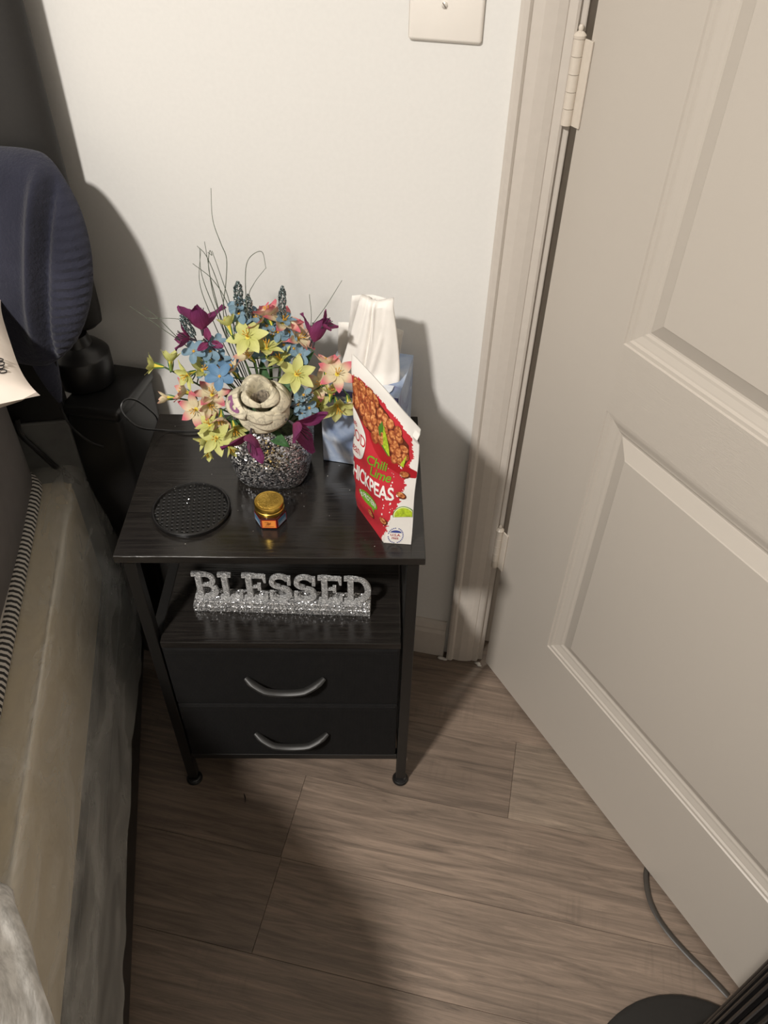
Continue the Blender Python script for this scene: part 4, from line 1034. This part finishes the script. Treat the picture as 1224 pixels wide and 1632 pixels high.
# black frame
b = NB(); box(b, -.298, -.272, -1.0, 1.045, .050, .255, .004, 2); obj('side_rail', b, m_bplast, bed)
b = NB(); box(b, -1.70, -1.674, -1.0, 1.045, .050, .255, .004, 2); obj('side_rail', b, m_bplast, bed)
for x, y_ in ((-.33, 1.0), (-.33, -.9), (-1.66, 1.0), (-1.66, -.9)):
    b = NB(); box(b, x-.025, x+.025, y_-.025, y_+.025, 0, .25, .003, 2); obj('leg', b, m_bplast, bed)
b = NB(); box(b, -1.67, -.302, -.98, 1.03, .235, .262, .003, 1); obj('slat_deck', b, m_bplast, bed)
# box spring
b = NB(); box(b, -1.70, -.302, -1.0, 1.045, .262, .498, .020, 4)
bs = obj('box_spring', b, m_beige, bed, True)
b = NB(); tube(b, [(-.3055, -1.0+.012*k, .4935+.0006*math.sin(k*1.9)) for k in range(170)], [.0026+.0007*(k % 2) for k in range(170)], 8); obj('edge_piping', b, m_beige, bs, True)
# clear plastic cover
def plastic():
    m = MT('clear_plastic_wrap', (205,205,200), .16, 0, .5); N = m.N
    v = m.co(); w1 = m.noise(v, 9, 5, .62, 2.2); w2 = m.noise(m.co(scale=(1, .35, 1)), 16, 4, .6, 1.2)
    mx = m.mix(.5, w1.outputs[0], w2.outputs[0]); bp = m.n('ShaderNodeBump'); bp.inputs['Strength'].default_value = .6; bp.inputs['Distance'].default_value = .010; m.l(mx, bp.inputs['Height'])
    gl = m.n('ShaderNodeBsdfGlossy'); gl.inputs['Roughness'].default_value = .22; m.l(bp.outputs[0], gl.inputs['Normal']); gl.inputs[0].default_value = (.8, .8, .78, 1)
    df = m.n('ShaderNodeBsdfDiffuse'); df.inputs[0].default_value = (.86, .85, .80, 1); m.l(bp.outputs[0], df.inputs['Normal'])
    tp = m.n('ShaderNodeBsdfTransparent'); tp.inputs[0].default_value = (.93, .94, .93, 1)
    a = m.n('ShaderNodeMixShader'); a.inputs[0].default_value = .25; m.l(df.outputs[0], a.inputs[1]); m.l(gl.outputs[0], a.inputs[2])
    c = m.n('ShaderNodeMixShader')
    rp = m.ramp(w2.outputs[0], [(.30, (118,118,118)), (.78, (188,188,188))])
    m.l(rp, c.inputs[0]); m.l(tp.outputs[0], c.inputs[1]); m.l(a.outputs[0], c.inputs[2]); m.l(c.outputs[0], N['Material Output'].inputs[0])
    return m.m
rr = random.Random(1)
from mathutils import noise as MN
b = NB(); G = []
prof = [(-.42, .5035), (-.36, .5040), (-.318, .5045), (-.303, .5035), (-.296, .497), (-.291, .48), (-.284, .44), (-.276, .40), (-.268, .36), (-.260, .32), (-.254, .28), (-.250, .245), (-.2485, .205)]
PR = spline([Vector((x, 0, z)) for x, z in prof], 3)
NYY = 150
for j in range(NYY+1):
    y_ = -.98+j*(2.055/NYY); row = []
    for i, p in enumerate(PR):
        k = min(1, i/len(PR)*1.2); d = max(0, (.5-p.z))/.3
        w = MN.noise(Vector((p.x*6, y_*7, p.z*9)))*.006 + MN.noise(Vector((p.x*22+y_*9, y_*20, p.z*16+y_*11)))*.0042
        r2 = abs(MN.noise(Vector((y_*11+p.z*14, p.z*5, 3.3))))
        w -= (.05-r2)*.05 if r2 < .05 else 0
        row.append(b.verts.new((p.x+w*min(1, d*2.2+.05), y_, p.z+(w*.2 if d > .05 else 0)+ (.012*MN.noise(Vector((y_*3, 1, 1))) if i > len(PR)-4 else 0))))
    G.append(row)
for j in range(NYY):
    for i in range(len(PR)-1): b.faces.new((G[j][i], G[j][i+1], G[j+1][i+1], G[j+1][i]))
# head end of the wrap, closing round the corner
last = G[-1]; H2 = []
for q in range(1, 9):
    a = q/8*PI/2; row = []
    for i, v in enumerate(last):
        p = v.co; rr_ = .02+.02*(.5-p.z)/.3
        row.append(b.verts.new((p.x-(p.x+.32)*(1-math.cos(a))*.9 - .06*max(0, q-5)/3, p.y+.03*math.sin(a)*(1 if p.z < .50 else .3), p.z+.003*math.sin(q*2+i))))
    H2.append(row)
prev = last
for row in H2:
    for i in range(len(row)-1): b.faces.new((prev[i], prev[i+1], row[i+1], row[i]))
    prev = row
obj('plastic_wrap', b, plastic(), bs, True)
# mattress, its striped border and the grey sheet
b = NB(); box(b, -1.68, -.352, -.98, 1.035, .503, .760, .03, 5)
mt = obj('mattress', b, m_matt, bed, True)
def stripe():
    m = MT('striped_mattress_border', (200,196,188), .8); v = m.co()
    w = m.n('ShaderNodeTexWave'); w.wave_type = 'BANDS'; w.bands_direction = 'Y'; w.inputs['Scale'].default_value = 1/.0088/ (20/ (2*PI)) ; w.inputs['Distortion'].default_value = .6; w.inputs['Detail'].default_value = 1
    w.inputs['Detail Scale'].default_value = 30
    m.l(v, w.inputs[0]); m.base(m.ramp(w.outputs[0], [(.44, (40,38,37)), (.56, (196,190,182))])); return m.m
b = NB(); P = [(-.352, -.98+.02*k, .5125) for k in range(100)] + [(-.3545, 1.012, .5125), (-.362, 1.026, .513), (-.375, 1.034, .513), (-.42, 1.036, .513)]
tube(b, P, .0132, 10); obj('striped_border', b, stripe(), mt, True)
b = NB(); G = []
pr = [(-.3500, .555), (-.3465, .560), (-.3455, .60), (-.3465, .68), (-.350, .730), (-.362, .762), (-.392, .773), (-.5, .775), (-1.6, .775)]
for j in range(81):
    y_ = -.98+j*(2.02/80)
    row = []
    for i, (x, z) in enumerate(pr):
        zz = z
        if i < 2: zz = z-.030*max(0, min(1, (y_-.55)/.45)) + .004*math.sin(y_*14)
        yy = y_ if y_ < 1.0 else y_
        xx = x-(.018*((y_-.99)/.05)**2 if y_ > .99 else 0)+.0025*MN.noise(Vector((y_*5, z*9, 0)))
        row.append(b.verts.new((xx, yy, zz)))
    G.append(row)
endr = [b.verts.new((v.co.x-.03 if i < 6 else v.co.x, 1.044, v.co.z)) for i, v in enumerate(G[-1])]; G.append(endr)
for j in range(len(G)-1):
    for i in range(len(pr)-1): b.faces.new((G[j][i], G[j+1][i], G[j+1][i+1], G[j][i+1]))
obj('fitted_sheet', b, m_sheet, mt, True)
# headboard
hb = empty('headboard', (0, 0, 0)); hb.parent = bed
b = NB(); box(b, -1.72, -.288, 1.065, 1.095, .10, .592, .004, 2); obj('lower_panel', b, plain('grey_panel', (92,92,90), .6), hb)
b = NB(); box(b, -1.72, -.286, 1.062, 1.098, .592, .78, .008, 3); obj('upper_panel', b, m_bplast, hb)
hb.name = 'headboard'
def onbed(x, y_, z):
    c, s = math.cos(BA), math.sin(BA); return (-.00924+c*x-s*y_, -1.00793+s*x+c*y_, z)

# ================================================================ PILLOW
def pm():
    m = MT('white_pillowcase', (226,214,202), .6, 0, .4); n = m.noise(m.co(), 7, 3, .5, .6); m.bump(n.outputs[0], .35, .012); return m.m
m_pil = pm()
pil = empty('pillow', onbed(-.564, .8545, .812), BA+math.radians(-3), 'white satin pillow with black scribble print at the bed corner', 'pillow')
pil.rotation_mode = 'XYZ'; pil.rotation_euler = (math.radians(30), 0, 0)
pil.rotation_euler = (Matrix.Rotation(BA+.29, 3, 'Z') @ Matrix.Rotation(math.radians(2), 3, 'X')).to_euler()
def pillow_z(u, v): return ((1-abs(u)**3.2)*(1-abs(v)**3.2))**.42 if abs(u) < 1 and abs(v) < 1 else 0
b = NB(); NI = 36; top = {}; bot = {}
PWX, PWY, PH = .285, .125, .045
for i in range(NI+1):
    for j in range(NI+1):
        u, v = i/NI*2-1, j/NI*2-1
        h = pillow_z(u, v)*PH; wr = (.007*MN.noise(Vector((u*2.2, v*2.2, 0)))+.006*abs(MN.noise(Vector((u*3+v*2, v*4, 7)))))*(1-u**8)*(1-v**8)
        ex = 1+.045*(abs(u)**4)*(abs(v)**4)
        x, y_ = u*PWX*ex*(1-.05*(1-abs(v))**2*0), v*PWY*ex
        top[i, j] = b.verts.new((x, y_, h+wr)); bot[i, j] = top[i, j] if i in (0, NI) or j in (0, NI) else b.verts.new((x, y_, -h*.75))
for i in range(NI):
    for j in range(NI):
        b.faces.new((top[i, j], top[i+1, j], top[i+1, j+1], top[i, j+1])); b.faces.new((bot[i, j], bot[i, j+1], bot[i+1, j+1], bot[i+1, j]))
obj('pillowcase', b, m_pil, pil, True)
b = NB(); rr = random.Random(6); m_ink = plain('black_ink', (34,32,34), .6)
def PZ(x, y_): return pillow_z(max(-.999, min(.999, x/PWX)), max(-.999, min(.999, y_/PWY)))*PH+.0015
for cx, cy in [(.250, -.100), (.264, -.085), (.262, -.03), (.258, .05), (.17, -.09), (.20, .02), (.1, -.1), (.12, .10), (.02, -.02), (0, .12), (-.1, -.10), (-.12, .08), (.05, -.13)]:
    for k in range(4):
        ox, oy, rx, ry = cx+rr.uniform(-.008, .008), cy+(k-1.5)*.007, rr.uniform(.003, .007), rr.uniform(.002, .004)
        pts = []
        for q in range(15):
            a = q/14*2*PI; x, y_ = ox+rx*math.cos(a), oy+ry*math.sin(a+.4)
            x = max(-.27, min(.272, x)); y_ = max(-.118, min(.118, y_)); pts.append((x, y_, PZ(x, y_)+.0006))
        tube(b, pts, .0007, 4)
obj('printed_scribbles', b, m_ink, pil)

# ================================================================ NAVY PLUSH THROW
def navy():
    m = MT('navy_ribbed_plush', (54,54,64), .95, 0, .1)
    m.b.inputs['Sheen Weight'].default_value = .15; m.b.inputs['Sheen Roughness'].default_value = .5
    n = m.noise(m.co(), 170, 4, .7); n2 = m.noise(m.co(), 12, 2)
    m.base(m.ramp(n2.outputs[0], [(.3, (38,39,50)), (.7, (52,53,66))])); m.bump(n.outputs[0], .6, .004); return m.m
nv = empty('plush_throw', (0, 0, 0), 0, 'navy ribbed plush throw bundled over the headboard end', 'throw blanket')
b = NB(); O = spline([Vector(p) for p in NAVY]+[Vector(NAVY[0])], 16)[:-1]; C0 = Vector((-.70, -.125, .845)); NR = 84
rings_f = []; rings_b = []
for k in range(NR+1):
    r = math.sin(k/NR*PI/2) if k else 0; rf = []; rb = []
    for q in O:
        p = C0.lerp(q, r); h = (1-r**4)**.5 if r < 1 else 0
        rib = .0034*math.sin(p.z*2*PI/.0118+.8*math.sin(p.x*18)+2.2*MN.noise(Vector((p.x*9, 0, p.z*9))))
        fold = -.022*math.exp(-((p.x+.645-.12*(p.z-.85))/.010)**2)*(1 if p.z > .82 else max(0, (p.z-.74)/.08)) + .016*math.exp(-((p.x+.631-.12*(p.z-.85))/.007)**2)
        mask = (.55+.45*MN.noise(Vector((p.x*14, 5, p.z*10))))/(1+math.exp(-(p.x+.622-.12*(p.z-.85))/.009))
        lump = .020*MN.noise(Vector((p.x*5, 3, p.z*5)))
        f = p+Vector((0, -.040*h, 0)) + Vector((0, (fold*.8-rib*mask+lump)*min(1, h*1.5), 0))
        if r > .93: f += (q-C0).normalized()*rib*.35*mask
        rf.append(b.verts.new(f)); rb.append(None if k == NR else b.verts.new(p+Vector((0, .022*h, 0))))
    rings_f.append(rf); rings_b.append(rb if k < NR else rf)
n = len(O)
for k in range(NR):
    for q in range(n):
        if k == 0 and False: continue
        b.faces.new((rings_f[k][q], rings_f[k+1][q], rings_f[k+1][(q+1) % n], rings_f[k][(q+1) % n]))
        b.faces.new((rings_b[k][q], rings_b[k][(q+1) % n], rings_b[k+1][(q+1) % n], rings_b[k+1][q]))
bmesh.ops.remove_doubles(b, verts=b.verts, dist=1e-6); fixn(b)
obj('plush_fabric', b, navy(), nv, True)
b = NB(); tube(b, [(-.672, -.165, .735), (-.668, -.168, .705), (-.664, -.170, .675), (-.661, -.172, .655)], [.020, .016, .010, .003], 10, flat=.45); obj('hanging_corner', b, navy(), nv, True)

# ================================================================ TOWER ON A ROUND BASE, ON A SLIM BLACK BIN
tw_ = empty('tower_speaker', (-.7235, -.0365, .622), 0, 'tall black rounded tower on a round base behind the navy throw', 'tower')
b = NB(); lathe(b, [(0, .075), (.035, .072), (.060, .078), (.0715, .088), (.0735, .11), (.0735, 1.02), (.066, 1.05), (0, 1.06)], 48, 0, 0, 1.0, .46); obj('tower_body', b, m_bmatte, tw_, True)
b = NB(); lathe(b, [(0, 0), (.0435, 0), (.0445, .002), (.0445, .046), (.0425, .049), (.0410, .0495), (.034, .058), (.022, .064), (.018, .080), (0, .080)], 40, .0405, -.0285, 1.0, 1.0); obj('round_base', b, m_bplast, tw_, True)
bn = empty('slim_bin', (-.690, -.136, 0), 0, 'slim black box standing behind the nightstand, under the tower', 'storage box')
b = NB(); box(b, 0, .092, .0, .122, .004, .606, .010, 4); obj('box_body', b, m_bplast, bn, True)
b = NB(); box(b, -.002, .094, -.002, .124, .600, .620, .006, 3); obj('box_lid', b, m_bplast, bn, True)

# ================================================================ CABLES
def cable(name, pts, r, lab, mat=m_bplast, flat=1.0, cat='cable', sub=8):
    b = NB(); tube(b, spline(pts, sub), r, 8, flat=flat); return tag(obj(name, b, mat, None, True), lab, cat)
cable('looped_cable', LOOP, .0016, 'thin black cable looping up behind the nightstand onto its top')
cable('hanging_cable', HANG, .0017, 'thin black cable hanging in front of the slim black box')
cable('thick_cable', THICK, .0042, 'thick black cable sloping down between bed and slim box')
cable('flat_cord', FLAT, .0044, 'flat dark power cord running out from under the white door', plain('dark_grey_cord', (60,55,50), .45), .38)
b = NB(); tube(b, [(-.3796, -.3800, .0008), (-.3740, -.3880, .0014), (-.3715, -.3960, .0008)], [.0003, .0011, .0003], 5); tag(obj('sliver', b, m_bplast), 'tiny dark sliver lying on the floor below the drawers', 'debris')

# ================================================================ GREY THROW AT THE NEAR LEFT
gt = empty('grey_blanket', (0, 0, 0), 0, 'pale grey crumpled blanket at the near corner of the bed', 'blanket')
def gm():
    m = MT('pale_grey_marl', (186,184,180), .95, 0, .1); n = m.noise(m.co(scale=(1, .25, 1)), 90, 4, .6); m.base(m.ramp(n.outputs[0], [(.35, (176,174,170)), (.6, (222,220,216))])); m.bump(n.outputs[0], .3, .003); return m.m
b = NB(); G = []
NA, NBB = 90, 90
for j in range(NBB+1):
    t = j/NBB; row = []; L0 = -.60+t*.95
    for i in range(NA+1):
        s = i/NA
        edge = -.205 - .07*max(0, (t-.86)/.14)**1.2 + .010*math.sin(t*19)
        if s < .6: x = -.95+.53*(s/.6); z = .812+.02*math.sin(PI*s/.6)
        elif s < .9: q = (s-.6)/.3; x = -.42+(edge+.42)*q; z = .812-.135*q**1.6+.03*math.sin(PI*q)
        else: q = (s-.9)/.1; x = edge+.012*math.sin(q*PI); z = .677-.030*q
        k = .35+.65*s
        z += k*(.022*MN.noise(Vector((x*8, L0*7, 4)))+.022*abs(MN.noise(Vector((x*16+L0*6, L0*14, 1)))))
        x += .012*MN.noise(Vector((L0*12, s*4, 9)))*(s > .5)
        end = max(0, (t-.93)/.07); z -= .045*end**2*(1 if s > .55 else .3)
        row.append(b.verts.new((x, L0-.02*s, max(z, .803) if x < -.36 else z)))
    G.append(row)
for j in range(NBB):
    for i in range(NA): b.faces.new((G[j][i], G[j][i+1], G[j+1][i+1], G[j+1][i]))
o = obj('blanket_cloth', b, gm(), gt, True)
o.location = (-.00924, -1.00793, 0); o.rotation_euler = (0, 0, BA)
md = o.modifiers.new('thick', 'SOLIDIFY'); md.thickness = .008; md.offset = 1

# ================================================================ TOWER HEATER AT THE NEAR RIGHT
ht = empty('tower_fan', (.383, -.702, 0), 0, 'black slatted tower fan on a round black base by the door', 'fan')
b = NB(); lathe(b, [(0, 0), (.155, 0), (.160, .004), (.160, .010), (.152, .015), (.06, .022), (.045, .030), (0, .030)], 56); obj('round_base', b, m_bmatte, ht, True)
b = NB(); lathe(b, [(0, .028), (.040, .028), (.045, .10), (.078, .112), (.086, .122), (0, .124)], 40); obj('neck', b, plain('light_plastic', (206,202,196), .35), ht, True)
b = NB(); lathe(b, [(0, .124), (.082, .124), (.0835, .130), (.0835, .146), (.078, .148), (.078, .80), (.0835, .802), (.0835, .86), (.075, .875), (0, .88)], 48); obj('housing', b, m_bplast, ht, True).scale = (.93, .93, 1)
b = NB(); box(b, .078, .0855, -.0026, .0026, .146, .802, .0012, 1); o = obj('slat', b, m_bplast, ht); rm = o.data; o.scale = (.93, .93, 1)
for k in range(1, 40):
    s_ = link(bpy.data.objects.new('slat', rm), ht); s_.rotation_euler = (0, 0, 2*PI*k/40); s_.scale = (.93, .93, 1)
